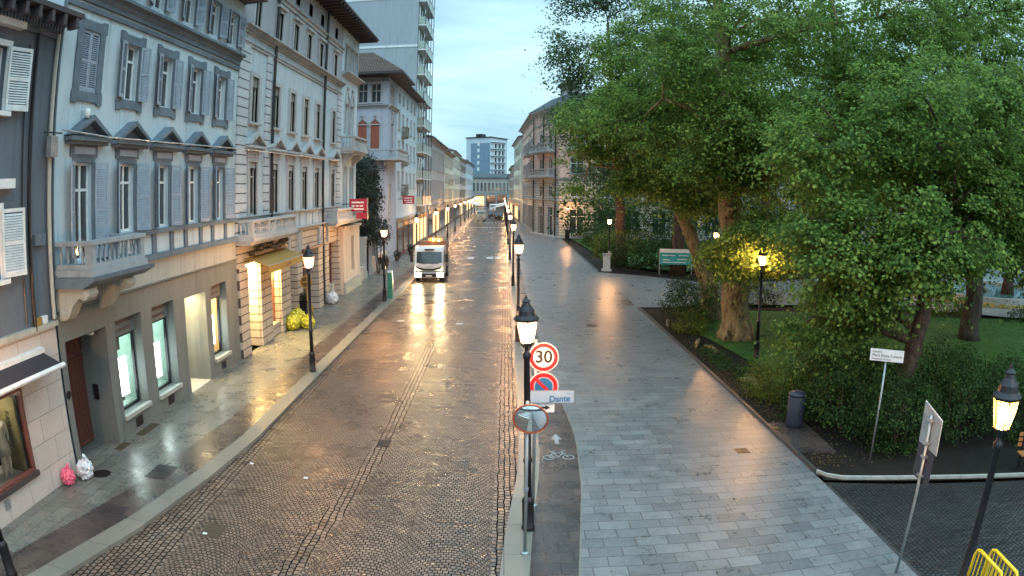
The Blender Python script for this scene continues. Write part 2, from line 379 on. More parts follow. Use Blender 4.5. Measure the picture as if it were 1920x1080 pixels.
def blob(name, c, r, mat, parent=None, amp=.2, freq=2.5, seed=0, sub=4, ridg=False):
    bm = bmesh.new(); bmesh.ops.create_icosphere(bm, subdivisions=sub, radius=1)
    for v in bm.verts:
        p = v.co.normalized(); q = p * freq + Vector((seed * 3.1, seed, 7)); n = noise.noise(q) + .5 * noise.noise(q * 2.3)
        if ridg: n += .5 * (abs(noise.noise(q * 1.7)) * 2 - .6)
        k = 1 + amp * n; z = p.z * k
        v.co = Vector((p.x * k * r[0], p.y * k * r[1], max(z, -.85) * r[2]))
        v.co += Vector(c) - (rootloc(parent) if parent else Vector())
    me = bpy.data.meshes.new(name); bm.to_mesh(me); bm.free(); me.materials.append(M[mat])
    me.polygons.foreach_set('use_smooth', [True] * len(me.polygons)); o = bpy.data.objects.new(name, me); col.objects.link(o)
    if parent: o.parent = parent
    return o

# ------------------------------------------------------------------ facade elements
def shutter(F, hs, z0, z1, w, side, ang, mat, parent, n=None, d=.05):
    ca, sa = math.cos(ang), math.sin(ang)
    u = (F.u[0] * ca * side + F.n[0] * sa, F.u[1] * ca * side + F.n[1] * sa); o = F(hs, 0, d)
    K = Fr((o[0], o[1]), u, (-u[1] * side, u[0] * side)); mb = MB(); t = .02
    mb.fb(K, 0, .06, z0, z1, -t, t); mb.fb(K, w - .06, w, z0, z1, -t, t)
    for a, b in ((z0, z0 + .1), (z1 - .08, z1), ((z0 + z1) / 2 - .04, (z0 + z1) / 2 + .04)): mb.fb(K, .06, w - .06, a, b, -t, t)
    n = n or max(6, int((z1 - z0) / .062)); dz = (z1 - z0 - .2) / n
    for i in range(n):
        z = z0 + .1 + dz * i
        mb.box8([K(.06, z, -.022), K(w - .06, z, -.022), K(w - .06, z, -.012), K(.06, z, -.012), K(.06, z + dz * .8, .008), K(w - .06, z + dz * .8, .008), K(w - .06, z + dz * .8, .018), K(.06, z + dz * .8, .018)])
    return mb.build('shutter', mat, parent)

def casement(F, root, a, b, z0, z1, w, fmat='white', dep=.18, transom=.72, mull=True, glass='winglass', fw=.07):
    f = MB(); d0, d1 = -dep - .03, -dep + .03
    f.fb(F, a, a + fw, z0, z1, d0, d1); f.fb(F, b - fw, b, z0, z1, d0, d1)
    f.fb(F, a + fw, b - fw, z1 - fw, z1, d0, d1); f.fb(F, a + fw, b - fw, z0, z0 + fw, d0, d1)
    if mull: f.fb(F, (a + b) / 2 - .04, (a + b) / 2 + .04, z0 + fw, z1 - fw, d0, d1 + .004)
    if transom: zt = z0 + (z1 - z0) * transom; f.fb(F, a + fw, b - fw, zt - .035, zt + .035, d0, d1 + .008)
    fo = f.build('frame', fmat, w)
    g = MB().add([F(a, z0, -dep), F(b, z0, -dep), F(b, z1, -dep), F(a, z1, -dep)], [(0, 1, 2, 3)]); g.build('pane', glass, w)
    return fo

def win(F, root, a, b, z0, z1, surr=.14, proud=.06, trim='trim', fmat='white', dep=.18, sill=True, transom=.72, mull=True, shut=None, smat='shut', sw=.45, sang=.25, head=0.0, glass='winglass'):
    """one window: surround mesh, children frame, pane, shutters"""
    w = MB()
    if surr:
        w.fb(F, a - surr, a, z0 - .02, z1 + surr, .002, proud); w.fb(F, b, b + surr, z0 - .02, z1 + surr, .002, proud); w.fb(F, a, b, z1, z1 + surr, .002, proud)
    if sill: w.fb(F, a - surr - .06, b + surr + .06, z0 - .12, z0 - .021, .002, proud + .1)
    if head: w.fb(F, a - surr - .08, b + surr + .08, z1 + surr + .001, z1 + surr + head, .002, proud + .12)
    if not w.v: w.fb(F, a, b, z0 - .03, z0 - .001, .0, .03)
    wo = w.build('window', trim, root)
    casement(F, root, a, b, z0, z1, wo, fmat, dep, transom, mull, glass)
    if shut == 'open':
        shutter(F, a - .02, z0, z1, sw, -1, sang, smat, wo, d=proud + .03); shutter(F, b + .02, z0, z1, sw, 1, sang, smat, wo, d=proud + .03)
    if shut == 'closed':
        h = (b - a) / 2 - .005; shutter(F, a, z0, z1, h, 1, 0.0, smat, wo, d=-.03); shutter(F, b, z0, z1, h, -1, 0.0, smat, wo, d=-.031)
    return wo

def pediment(F, c, z, hw, parent, mat='trim'):
    p = MB(); p.fb(F, c - hw, c + hw, z, z + .1, .0, .3); p.fb(F, c - hw + .06, c + hw - .06, z - .08, z - .001, .0, .2)
    h = .6; p.prism(F, [(c - hw + .1, z + .131), (c + hw - .1, z + .131), (c, z + h - .05)], .0, .06)
    for s in (-1, 1):
        p.prism(F, [(c + s * hw, z + .132), (c + s * (hw - .2), z + .132), (c, z + h - .08), (c, z + h + .06)], .0, .32)
    return p.build('pediment', mat, parent)

def cornice(F, root, a, b, z, h=.35, out=.45, mat='trim', name='cornice', dent=0):
    m = MB(); m.extr(F, [(0, z), (.08, z), (.08, z + h * .3), (out * .45, z + h * .45), (out * .5, z + h * .7), (out, z + h * .78), (out, z + h), (0, z + h)], a, b)
    if dent:
        s = a + .05
        while s < b - .1: m.fb(F, s, s + dent, z + h * .32, z + h * .68, .081, out * .62); s += dent * 2.1
    return m.build(name, mat, root)

def balusters(m, F, a, b, z0, z1, d, step=.24, r=.065, along=True, n=8):
    L = abs(b - a); k = max(2, int(L / step)); h = z1 - z0
    for i in range(k):
        t = a + (b - a) * (i + .5) / k; p = F(t, z0, d) if along else F(d, z0, t)
        m.lathe(p, [(r, 0), (r, h * .08), (r * .5, h * .14), (r * 1.0, h * .4), (r * .85, h * .52), (r * .4, h * .75), (r * .45, h * .86), (r * .9, h * .92), (r * .9, h)], n)

def balcony(F, root, a, b, z0, z1, out, mat='trim', step=.24, r=.06, name='balcony', posts=None, solid=False):
    """slab + balustrade on three sides"""
    s = MB(); s.fb(F, a - .06, b + .06, z0 - .16, z0, .0, out + .06); s.fb(F, a, b, z0 - .3, z0 - .161, .0, out - .08); so = s.build(name, mat, root)
    q = MB(); q.fb(F, a, b, z0 + .001, z0 + .12, out - .2, out); q.fb(F, a - .03, b + .03, z1 - .1, z1, out - .23, out + .04)
    for c0, c1 in ((a, a + .2), (b - .2, b)):
        q.fb(F, c0, c1, z0 + .001, z0 + .12, .0, out - .2); q.fb(F, c0 - .02, c1 + .02, z1 - .1, z1, .0, out - .23)
        q.fb(F, c0, c1, z0 + .12, z1 - .1, out - .2, out)
    for c in (posts or []): q.fb(F, c - .12, c + .12, z0 + .12, z1 - .1, out - .19, out - .01)
    q.build('railing', mat, so)
    g = MB(); balusters(g, F, a + .22, b - .22, z0 + .12, z1 - .1, out - .1, step, r)
    for c in (a + .1, b - .1): balusters(g, F, .08, out - .22, z0 + .12, z1 - .1, c, step, r, False)
    g.build('balustrade', mat, so, True)
    return so

def shell(F, root, a, b, z0, z1, depth, mat, name='side_wall', top=True, near=True):
    m = MB()
    if near: m.add([F(a, z0, 0), F(a, z0, -depth), F(a, z1, -depth), F(a, z1, 0)], [(0, 1, 2, 3)])
    m.add([F(b, z0, 0), F(b, z0, -depth), F(b, z1, -depth), F(b, z1, 0)], [(0, 1, 2, 3)])
    m.add([F(a, z0, -depth), F(b, z0, -depth), F(b, z1, -depth), F(a, z1, -depth)], [(0, 1, 2, 3)])
    if top: m.add([F(a, z1, 0), F(b, z1, 0), F(b, z1, -depth), F(a, z1, -depth)], [(0, 1, 2, 3)])
    return m.build(name, mat, root)
def roof(F, root, a, b, z, depth, rise, over=.6, mat='tile', hip=2.0, soff='soffit', th=.12):
    m = MB(); A, B, D0, D1 = a - over * .2, b + over * .2, over, -depth - over * .3; mid = (D0 + D1) / 2; h = hip
    V = [F(A, z + th, D0), F(B, z + th, D0), F(B, z + th, D1), F(A, z + th, D1), F(A + h, z + th + rise, mid), F(B - h, z + th + rise, mid)]
    m.add(V, [(0, 1, 5, 4), (1, 2, 5), (2, 3, 4, 5), (3, 0, 4)]); r = m.build('roof', mat, root)
    e = MB(); e.fb(F, A, B, z, z + th, D1, D0); e.build('eaves', soff, r); return r
def downpipe(F, root, s, z0, z1, d=.1, mat='dark', r=.05):
    return MB().tube([F(s, z0, d), F(s, z1, d)], r, 8).build('downpipe', mat, root)
# ------------------------------------------------------------------ ground
ground_sheet('ground', [(-900, -300), (900, -300), (900, 1500), (-900, 1500)], -.16, 'soil')
KO = [(-30, -15), (-12.5, -2), (-9.6, 4.5), (-8.05, 8.0), (-7.32, 10.9), (-6.85, 14), (-6.6, 17), (-6.6, 60), (-6.9, 110), (-7.6, 180), (-8.0, 285)]
KI = [(-31, -14.5), (-13.1, -1.7), (-10.2, 4.9), (-8.58, 8.2), (-7.72, 11.6), (-7.32, 14.2), (-7.08, 17), (-7.05, 60), (-7.35, 110), (-8.05, 180), (-8.4, 285)]
SI = [(-32, -14), (-14, -1.4), (-11, 5.2), (-9.45, 8.7), (-8.86, 11.06), (-8.4, 13.5), (-7.95, 19), (-7.9, 60), (-8.1, 110), (-8.8, 180), (-9.2, 285)]
RO = [(-1.6, -15), (-1.0, 2), (-.35, 8), (-.07, 10.47), (.02, 12.1), (.19, 13.9), (.32, 15.4), (.38, 17.9), (.36, 25), (.28, 46), (.2, 100), (-.3, 285)]
RI = [(-.9, -15), (-.3, 2), (.33, 8), (.44, 10.47), (.6, 12.9), (.78, 14.8), (.88, 16.5), (.96, 23), (.95, 25), (.86, 46), (.85, 100), (.35, 285)]
BO = [(.3, -15), (.6, 2), (1.02, 8), (1.3, 10.44), (1.72, 14.4), (1.86, 17), (1.88, 18), (1.78, 20.5), (1.6, 24.4), (1.41, 34.9), (1.32, 46.6), (1.3, 100)]
ground_sheet('road', ribbon(KO, RO), -.08, 'cobble')
ground_sheet('pavement', [(-12.6, -15)] + [(x, y) for x, y in SI[2:]] + [(-12.6, 285)], 0, 'walkp')
ground_sheet('pavement_band', ribbon(SI, KI), .0, 'strip', thick=.1)
ground_sheet('kerb', ribbon(KI, KO), .006, 'kerb', thick=.12)
ground_sheet('kerb', ribbon(RO, RI), .006, 'kerb', thick=.12)
ground_sheet('bicycle_lane', ribbon(RI, BO), .0, 'strip', thick=.1)
PLX = 7.42
ground_sheet('plaza', BO + [(1.3, 105), (1.3, 285), (10, 285), (60, 96.5), (PLX, 96.5), (PLX, 56.3), (PLX, -15)], 0, 'paver')
ed = MB()
for (x0, y0), (x1, y1) in zip(BO[:-1], BO[1:]): ed.box8([(x0 - .017, y0, .001), (x1 - .017, y1, .001), (x1 + .017, y1, .001), (x0 + .017, y0, .001), (x0 - .017, y0, .006), (x1 - .017, y1, .006), (x1 + .017, y1, .006), (x0 + .017, y0, .006)])
tag(ed.build('kerb_line', 'kerb'), kind='structure')
# park ground
ground_sheet('planting_bed_soil', [(PLX + .12, 13.9), (9, 13.4), (13.3, 12.1), (40, 6), (40, 30), (30, 34), (20, 37), (12, 38.5), (PLX + .12, 38.5)], -.02, 'soil')
ground_sheet('lawn', [(9.2, 20.3), (9.6, 26), (9.0, 31), (9.5, 37.3), (14, 37.6), (22, 36.3), (27, 34.6), (33, 33), (52, 26), (45, 12), (22, 17.5), (13, 19)], .03, 'lawn')
ground_sheet('lawn', [(14, 57), (40, 62), (60, 95), (9, 95), (9.5, 62)], .02, 'lawn')
ground_sheet('park_path', [(PLX - .04, 38.8), (9.3, 38.9), (13, 40.2), (20, 39.5), (27, 37.2), (34, 35), (60, 26), (80, 40), (70, 70), (36, 58), (20, 51), (13.9, 51.2), (10, 54.5), (PLX - .04, 56.3)], .004, 'paver')
ground_sheet('side_street', [(PLX + .02, 13.75), (PLX + .02, -15), (60, -15), (60, 1), (13, 11.9), (9, 13.2)], -.01, 'cobbled')
g1 = MB()
g1.box(PLX - .1, PLX - .04, 39.5, 46.5, .002, .008); g1.box(PLX - .62, PLX - .1, 39.6, 41.6, .002, .007); g1.box(PLX - .5, PLX - .1, 44, 44.9, .002, .007)
tag(g1.build('pavement_grating', 'strip'), kind='structure')
ke = MB()
ke.box(PLX, PLX + .1, 14.4, 38.6, -.05, .09); ke.box(PLX, PLX + .1, 56.4, 96, -.05, .09); ke.box(PLX + .1, 9.4, 38.62, 38.74, -.05, .05)
ke.box(PLX, PLX + .06, -10, 13.5, -.05, .012)
tag(ke.build('edging_kerb', 'dkerb'), kind='structure')
kw = MB(); cp = [(PLX + .02, 15.2), (PLX + .04, 14.5), (PLX + .25, 14.05), (8.0, 13.8), (8.8, 13.55), (10.0, 13.2), (13.2, 12.15), (20, 10.1), (40, 4.2)]
for i in range(len(cp) - 1):
    (x0, y0), (x1, y1) = cp[i], cp[i + 1]
    if i == 5: pass
    kw.box8([(x0, y0, -.05), (x1, y1, -.05), (x1 + .02, y1 + .09, -.05), (x0 + .02, y0 + .09, -.05), (x0, y0, .055), (x1, y1, .055), (x1 + .02, y1 + .09, .055), (x0 + .02, y0 + .09, .055)])
tag(kw.build('park_kerb', 'kw'), kind='structure')
ground_sheet('bin_pad_paving', [(7.56, 18.15), (8.7, 18.05), (8.6, 15.5), (7.56, 15.7)], .05, 'strip', thick=.06)
# markings
zb = MB()
for i in range(11): x = -6.2 + i * .66; zb.box(x, x + .4, 124.5, 126, -.078, -.07); zb.box(x, x + .4, 142, 143.6, -.078, -.07)
tag(zb.build('crosswalk_marking', 'mark'), kind='structure')
zb = MB()
for i in range(7): y = -5.0 + i * 1.75; zb.box8([(-5, y - 1.2, -.078), (.2, y + .3, -.078), (.2, y + 1.15, -.078), (-5, y - .35, -.078), (-5, y - 1.2, -.07), (.2, y + .3, -.07), (.2, y + 1.15, -.07), (-5, y - .35, -.07)])
zb2 = MB().box(-20, 20, -14, -12, -.078, -.07)
tag(zb.build('zebra_crossing_marking', 'mark'), kind='structure')
zb = MB()
for x, y in ((-3.35, 68.1), (-1.5, 68.3), (-.7, 68.6)): zb.prism(Fr((x, y), (1, 0), (0, 1)), [(-.3, -.078), (.3, -.078), (.3, -.07), (-.3, -.07)], -.8, .9)
for x, y in ((-2.4, 34), (-5.4, 34.6)): zb.box(x, x + .35, y, y + .3, -.078, -.07)
tag(zb.build('road_marking', 'mark'), kind='structure')
def ring(mb, c, r, w, z0, z1, n=28, a0=0, a1=2 * pi):
    for i in range(n):
        a, b = a0 + (a1 - a0) * i / n, a0 + (a1 - a0) * (i + 1) / n
        P = [(c[0] + q * math.cos(t), c[1] + q * math.sin(t)) for t in (a, b) for q in (r - w, r + w)]
        mb.box8([(*P[0], z0), (*P[2], z0), (*P[3], z0), (*P[1], z0), (*P[0], z1), (*P[2], z1), (*P[3], z1), (*P[1], z1)])
def bar(mb, a, b, w, z0, z1):
    dx, dy = b[0] - a[0], b[1] - a[1]; L = math.hypot(dx, dy); nx, ny = -dy / L * w, dx / L * w
    P = [(a[0] + nx, a[1] + ny), (a[0] - nx, a[1] - ny), (b[0] - nx, b[1] - ny), (b[0] + nx, b[1] + ny)]
    mb.box8([(x, y, z0) for x, y in P] + [(x, y, z1) for x, y in P])
bk = MB(); cx, cy = 1.33, 16.2; zz = (.002, .007)
for sx in (-.24, .24): ring(bk, (cx + sx, cy), .135, .016, *zz)
for a, b in (((-.24, 0), (-.12, .3)), ((-.12, .3), (.13, .3)), ((-.12, .3), (.0, .02)), ((0, .02), (.13, .3)), ((-.24, 0), (0, .02)), ((.13, .3), (.24, 0)), ((.13, .3), (.1, .44)), ((.1, .44), (.2, .46)), ((-.12, .3), (-.14, .4)), ((-.2, .4), (-.07, .4))):
    bar(bk, (cx + a[0], cy + a[1]), (cx + b[0], cy + b[1]), .016, *zz)
bk.prism(Fr((1.36, 17.5), (1, 0), (0, 1)), [(-.05, .002), (.05, .002), (.05, .007), (-.05, .007)], -.35, .05)
bk.slab([(1.22, 17.5), (1.5, 17.5), (1.36, 17.95)], .0021, .0072)
tag(bk.build('bicycle_marking', 'fmark'), kind='structure')
def cover(name, label, x, y, w, l, z, mat='dark', rnd=False):
    m = MB()
    if rnd: m.lathe((x, y, z - .02), [(w, 0), (w, .025)], 20)
    else:
        m.box(x - w, x + w, y - l, y + l, z - .02, z + .004)
        for i in range(5): yy = y - l + (i + .5) * 2 * l / 5; m.box(x - w * .85, x + w * .85, yy - .015, yy + .015, z + .004, z + .009)
    return tag(m.build(name, mat), label, 'manhole cover', kind=None)
cover('manhole_cover', 'square dark drain cover sunk in the cobbled road by the left kerb', -5.77, 11.5, .24, .3, -.078, 'brz')
cover('manhole_cover', 'round iron cover in the left pavement near the bin bags', -9.7, 13.25, .26, .26, .0, 'iron', True)
cover('manhole_cover', 'long dark cellar grating in the pavement under the first bank window', -10.1, 16.7, .16, .55, .0, 'brz')
cover('manhole_cover', 'small grating in the pavement by the bank doorway', -10.15, 15.2, .14, .3, .0, 'brz')
cover('manhole_cover', 'small drain grille in the centre channel of the cobbled road', -3.12, 17.2, .16, .28, -.078, 'iron')

cover('manhole_cover', 'square iron cover set in the plaza paving in the middle distance', 4.2, 33.5, .3, .3, .002, 'iron')
cover('manhole_cover', 'small square cover in the plaza paving nearest the bed edge', 6.1, 16.2, .18, .18, .002, 'iron')
cover('manhole_cover', 'dark rectangular cover in the pavement band with a teal reflection', -8.2, 13.9, .3, .42, .002, 'iron')

# ------------------------------------------------------------------ building 1 : slate facade with shop (far left)
def bld(name, loc, label, group=None): return empty(name, loc, label, 'building', group)
b = bld('corner_house', (-10.4, 9, 0), 'dark slate-blue plastered house with pale shutters above a beige tiled dress shop')
holes = [(9.55, 11.05, 8.47, 9.85), (9.55, 11.05, 5.0, 6.42), (9.0, 11.3, .72, 2.66, 1.1)]
w = MB().wall(LF, 4, 13.02, 3.75, 10.7, [h for h in holes if h[2] > 3]).build('wall', 'b1wall', b)
w = MB().wall(LF, 4, 13.02, 0, 3.68, [holes[2]], d=.04); w.build('shopfront', 'beige', b)
MB().fb(LF, 4, 13.04, 3.68, 3.8, 0, .14).build('ledge', 'cream', b)
MB().fb(LF, 9.0, 11.36, .6, .72, .041, .12).build('shop_sill', 'dkerb', b)
shell(LF, b, 4, 13.02, 0, 10.7, 12, 'b1wall')
for z0, z1, s in ((8.47, 9.85, 0), (5.0, 6.42, 1)):
    wo = win(LF, b, 9.55, 11.05, z0, z1, .13, .07, 'white', 'white', sill=True, head=.0)
    shutter(LF, 11.07, z0, z1, .72, 1, .2, 'shutw', wo, d=.1); shutter(LF, 9.53, z0, z1, .72, -1, .2, 'shutw', wo, d=.1)
    MB().fb(LF, 9.2, 11.45, z1 + .42, z1 + .62, .0, .22).build('window_hood', 'white', wo)
cornice(LF, b, 4, 13.0, 10.3, .35, .45, 'trim', dent=.06)
roof(LF, b, 4, 12.98, 10.7, 12, 2, .75, 'tile', 1)
br = MB()
for i in range(16): s = 5 + i * .52; br.fb(LF, s, s + .12, 10.42, 10.68, .46, .74)
br.split('eave_bracket', 'soffit', b)
downpipe(LF, b, 12.92, 3.85, 10.4, .12, 'cream', .055); downpipe(LF, b, 12.12, 3.7, 10.3, .1, 'dark', .05); downpipe(LF, b, 13.06, 3.95, 10.9, .07, 'dark', .04)
MB().tube([LF(11.85, 10.0, .05), LF(11.9, 7, .05), LF(11.85, 3.9, .05)], .02, 6).build('conduit', 'dark', b)
# display window
dw = MB(); F = LF
for s in (9.0, 11.22): dw.fb(F, s, s + .08, .72, 2.66, -.06, .07)
dw.fb(F, 9.08, 11.22, 2.58, 2.66, -.06, .07); dw.fb(F, 9.08, 11.22, .72, .8, -.06, .07)
dwo = dw.build('display_window', 'maroon', b)
MB().add([F(9.08, .8, -.02), F(11.22, .8, -.02), F(11.22, 2.58, -.02), F(9.08, 2.58, -.02)], [(0, 1, 2, 3)]).build('pane', 'glass', dwo)
rm = MB().fb(F, 8.9, 11.4, .55, 2.75, -1.25, -1.2); rm.fb(F, 8.9, 11.4, .5, .6, -1.2, -.07); rm.fb(F, 8.85, 8.9, .5, 2.8, -1.2, -.1); rm.build('shop_interior', 'darkint', b)
MB().fb(F, 11.1, 11.16, .72, 2.45, -.7, -.12).build('yellow_side_panel', 'osign', b)
text('FASHION', .2, 'blk', b, face_mtx(F(11.09, 1.7, -.42), (1, 0), (0, -1)) @ Matrix.Rotation(-pi / 2, 4, 'Z'))
MB().fb(F, 9.6, 10.9, 2.4, 2.44, -.6, -.4).build('display_lamp', 'dimL', b)
aw = empty('shop_awning', F(10.9, 3, .1), 'half-rolled black and white awning over the dress shop window', 'awning')
a_ = MB(); a_.prism(Fr(F(9, 0, 0)[:2], (1, 0), (0, 1)), [(0, 3.22), (.1, 3.22), (.75, 2.98), (.72, 2.93), (0, 3.12)], 0, 3.25); a_.build('awning_canvas', 'cloth', aw)
a_ = MB(); a_.tube([F(8.95, 2.96, .76), F(12.3, 2.96, .76)], .06, 10); a_.build('front_bar', 'white', aw)
MB().fb(F, 8.95, 12.3, 3.2, 3.32, .01, .18).build('cassette', 'white', aw)
# mannequins
def mannequin(s, d, label, mat, ht=1.62):
    o = empty('mannequin', F(s, .6, d), label, 'mannequin'); x, y, z = F(s, .6, d); k = ht / 1.62
    bm = bmesh.new(); me = bpy.data.meshes.new('figure')
    J = [(0, 0, .78), (0, 0, 1.02), (0, 0, 1.24), (0, 0, 1.36), (0, 0, 1.44), (0, .01, 1.56), (0, -.09, .76), (0, -.1, .42), (0, -.1, .06), (0, .09, .76), (.05, .1, .42), (.0, .1, .06),
         (0, -.17, 1.3), (0, -.24, 1.04), (.08, -.2, .84), (0, .17, 1.3), (.02, .25, 1.05), (.1, .16, .9), (.1, -.1, .03), (.1, .1, .03)]
    E = [(0, 1), (1, 2), (2, 3), (3, 4), (4, 5), (0, 6), (6, 7), (7, 8), (0, 9), (9, 10), (10, 11), (2, 12), (12, 13), (13, 14), (2, 15), (15, 16), (16, 17), (8, 18), (11, 19)]
    Rr = [.13, .1, .13, .055, .05, .085, .085, .055, .035, .085, .055, .035, .05, .035, .025, .05, .035, .025, .03, .03]
    me.from_pydata([(q[0] * k, q[1] * k, q[2] * k) for q in J], E, []); f = bpy.data.objects.new('figure', me); col.objects.link(f); f.parent = o
    me.materials.append(M['skin']); f.modifiers.new('s', 'SKIN'); sv = me.skin_vertices[0].data
    for i, r in enumerate(Rr): sv[i].radius = (r * k, r * k)
    sv[0].use_root = True
    f.modifiers.new('ss', 'SUBSURF').levels = 1; f.modifiers['ss'].render_levels = 2
    d_ = MB(); d_.lathe((x, y, z), [(.2 * k, .62 * k), (.17 * k, .8 * k), (.12 * k, 1.02 * k), (.165 * k, 1.25 * k), (.1 * k, 1.36 * k)], 16); d_.build('dress', mat, o, True)
mannequin(10.75, -.45, 'faceless cream mannequin in a pale dress in the dress shop window', 'coat')
mannequin(10.2, -.5, 'mannequin in dark clothes at the left edge of the dress shop window', 'cloth')
sh = empty('shoe_display', F(10.6, .6, -.3), 'pale shoes and folded goods on the dress shop window floor', 'display')
for i in range(5): blob('shoe', F(10.0 + i * .22, .66, -.22 - .06 * (i % 2)), (.1, .05, .06), 'white' if i % 2 else 'coat', sh, seed=i, sub=2)
MB().fb(F, 12.35, 12.75, 5.55, 5.8, 0, .12).build('cabinet', 'b1wall', b)
for i, l in enumerate(('left reddish meter box standing on the ledge of the beige shopfront', 'white meter box standing on the ledge beside the reddish one')):
    m = MB().fb(LF, 12.15 + i * .26, 12.37 + i * .26, 3.802, 3.98, .02, .13); tag(m.build('meter_box', 'awy' if i == 0 else 'white', bevel=.01), l, 'meter box')
tag(MB().fb(LF, 9.85, 10.05, .3, .52, .041, .06).build('wall_plate', 'galv'), 'small grey metal hatch low on the beige shop plinth', 'hatch')
jb = empty('junction_box', LF(12.85, 7.7, .1), 'grey junction box on the downpipe between the slate and the pale blue house', 'junction box')
MB().fb(LF, 12.72, 13.0, 7.5, 7.98, .15, .33).build('box', 'galv', jb, bevel=.01); MB().tube([LF(12.5, 8.06, .25), LF(13.25, 8.06, .25)], .02, 6).build('bracket', 'dark', jb)

# ------------------------------------------------------------------ building 2 : pale blue house with the bank
b = bld('bank_house', (-10.4, 19, 0), 'pale blue five-bay house with grey-blue shutters, pedimented windows and a bank at street level')
A0, A1 = 13.1, 25.45
c1 = [14.6, 16.92, 19.22, 21.53, 23.83]; c2 = [14.58, 16.87, 19.2, 21.5, 23.79]
H = []
for i, c in enumerate(c1): H.append((c - .42, c + .42, 5.56 if i else 5.0, 7.42))
for i, c in enumerate(c2): H.append((c - .42, c + .42, 9.2, 10.78))
for c in (13.6, 15.9, 18.2, 20.5, 22.7, 24.6)[1:]: H.append((c - .42, c + .42, 12.2, 13.45))
MB().wall(LF, A0, A1, 4.6, 14.1, H).build('wall', 'b2wall', b); shell(LF, b, A0, A1, 0, 14.1, 12, 'b2wall')
for i, c in enumerate(c1):
    z0 = 5.56 if i else 5.0
    wo = win(LF, b, c - .42, c + .42, z0, 7.42, .11, .05, 'trim', 'white', sill=False, dep=.14)
    shutter(LF, c - .5, z0, 7.42, .44, -1, .45 + .1 * (i % 3), 'shut', wo, d=.08); shutter(LF, c + .5, z0, 7.42, .46, 1, .3 + .12 * ((i + 1) % 3), 'shut', wo, d=.08)
    MB().fb(LF, c - .66, c + .66, 7.56, 7.86, .002, .05).build('frieze_panel', 'trim', wo); MB().fb(LF, c - .5, c + .5, 7.62, 7.8, .051, .075).build('frieze_moulding', 'shut', wo)
    pediment(LF, c + .05, 7.93, 1.0, wo)
for i, c in enumerate(c2):
    sr = MB(); a, e, z0, z1 = c - .42, c + .42, 9.2, 10.78; X = .27
    sr.prism(LF, [(a - X - .06, 8.88), (a - .1, 8.88), (a - .05, 8.94), (e + .05, 8.94), (e + .1, 8.88), (e + X + .06, 8.88), (e + X + .06, 9.15), (e + X, 9.25), (e + X, 9.2), (e, 9.19), (a, 9.19), (a - X, 9.2), (a - X, 9.25), (a - X - .06, 9.15)], .002, .06)
    sr.fb(LF, a - X, a - .001, 9.2, 10.78, .002, .06); sr.fb(LF, e + .001, e + X, 9.2, 10.78, .002, .06)
    sr.prism(LF, [(a - X - .06, 10.782), (e + X + .06, 10.782), (e + X + .06, 11.1), (e + .1, 11.1), (e, 11.04), (a, 11.04), (a - .1, 11.1), (a - X - .06, 11.1)], .002, .062)
    wo = sr.build('window', 'trim', b); casement(LF, b, a, e, z0, z1, wo)
    if i == 0: shutter(LF, a, z0, z1, .415, 1, 0, 'shut', wo, d=.0); shutter(LF, e, z0, z1, .415, -1, 0, 'shut', wo, d=.001)
    else: shutter(LF, a - .02, z0, z1, .42, -1, .28, 'shut', wo, d=.09); shutter(LF, e + .02, z0, z1, .42, 1, .28, 'shut', wo, d=.09)
for c in (15.9, 18.2, 20.5, 22.7, 24.6): win(LF, b, c - .42, c + .42, 12.2, 13.45, .08, .04, 'trim', 'white', sill=False, shut='open', sw=.42, sang=.35)
cornice(LF, b, A0, A1, 11.5, .4, .32, 'trim'); MB().fb(LF, A0, A1, 11.28, 11.4, 0, .07).build('string_course', 'trim', b)
MB().fb(LF, A0, A1 - .02, 4.62, 4.8, 0, .16).build('string_course', 'trim', b); MB().fb(LF, 16.0, A1 - .02, 5.38, 5.52, 0, .12).build('sill_course', 'trim', b)
pp = MB()
for c in c1[1:]:
    for s in (-.62, .62): pp.fb(LF, c + s - .13, c + s + .13, 4.801, 5.379, 0, .05)
pp.split('panel_strip', 'trim', b)
MB().wall(LF, A0, A1, 3.93, 4.6, d=.03).build('fascia_band', 'cream', b)
cornice(LF, b, A0, A1, 3.84, .12, .12, 'bank', 'ledge')
bh = [(13.35, 15.4, 0, 3.2, 1.2), (15.9, 17.45, .6, 3.25, .4), (18.15, 19.7, .55, 3.25, .4), (20.55, 22.3, 0, 3.15, 1.3), (22.8, 24.25, .6, 3.25, .4)]
MB().wall(LF, A0, A1, 0, 3.9, bh, d=.05).build('bank_front', 'bank', b)
# balcony with scroll brackets
K1 = -9.13; bl = balcony(LF, b, 13.18, 15.85, 4.92, 5.56, 1.24, 'balc', .21, .05)
m = MB(); m.extr(LF, [(0, 4.5), (1.0, 4.5), (1.34, 4.66), (1.36, 4.75), (0, 4.75)], 13.05, 16.2); m.build('balcony_moulding', 'trim', b)
for s in (13.2, 15.1):
    m = MB(); P = []
    for d, z in ((0, 4.48), (1.05, 4.48), (1.1, 4.35), (.95, 4.28), (.75, 4.27), (.55, 4.1), (.42, 3.88), (.3, 3.76), (.12, 3.74), (0, 3.84)): P.append((d, z))
    m.extr(LF, P, s, s + .42)
    for d, z, r in ((.93, 4.36, .14), (.22, 3.9, .13)): p0, p1 = LF(s - .03, z, d), LF(s + .45, z, d); m.tube([p0, p1], r, 14); m.tube([LF(s - .06, z, d), LF(s + .48, z, d)], r * .45, 10)
    m.build('scroll_bracket', 'cream', b, bevel=.01)
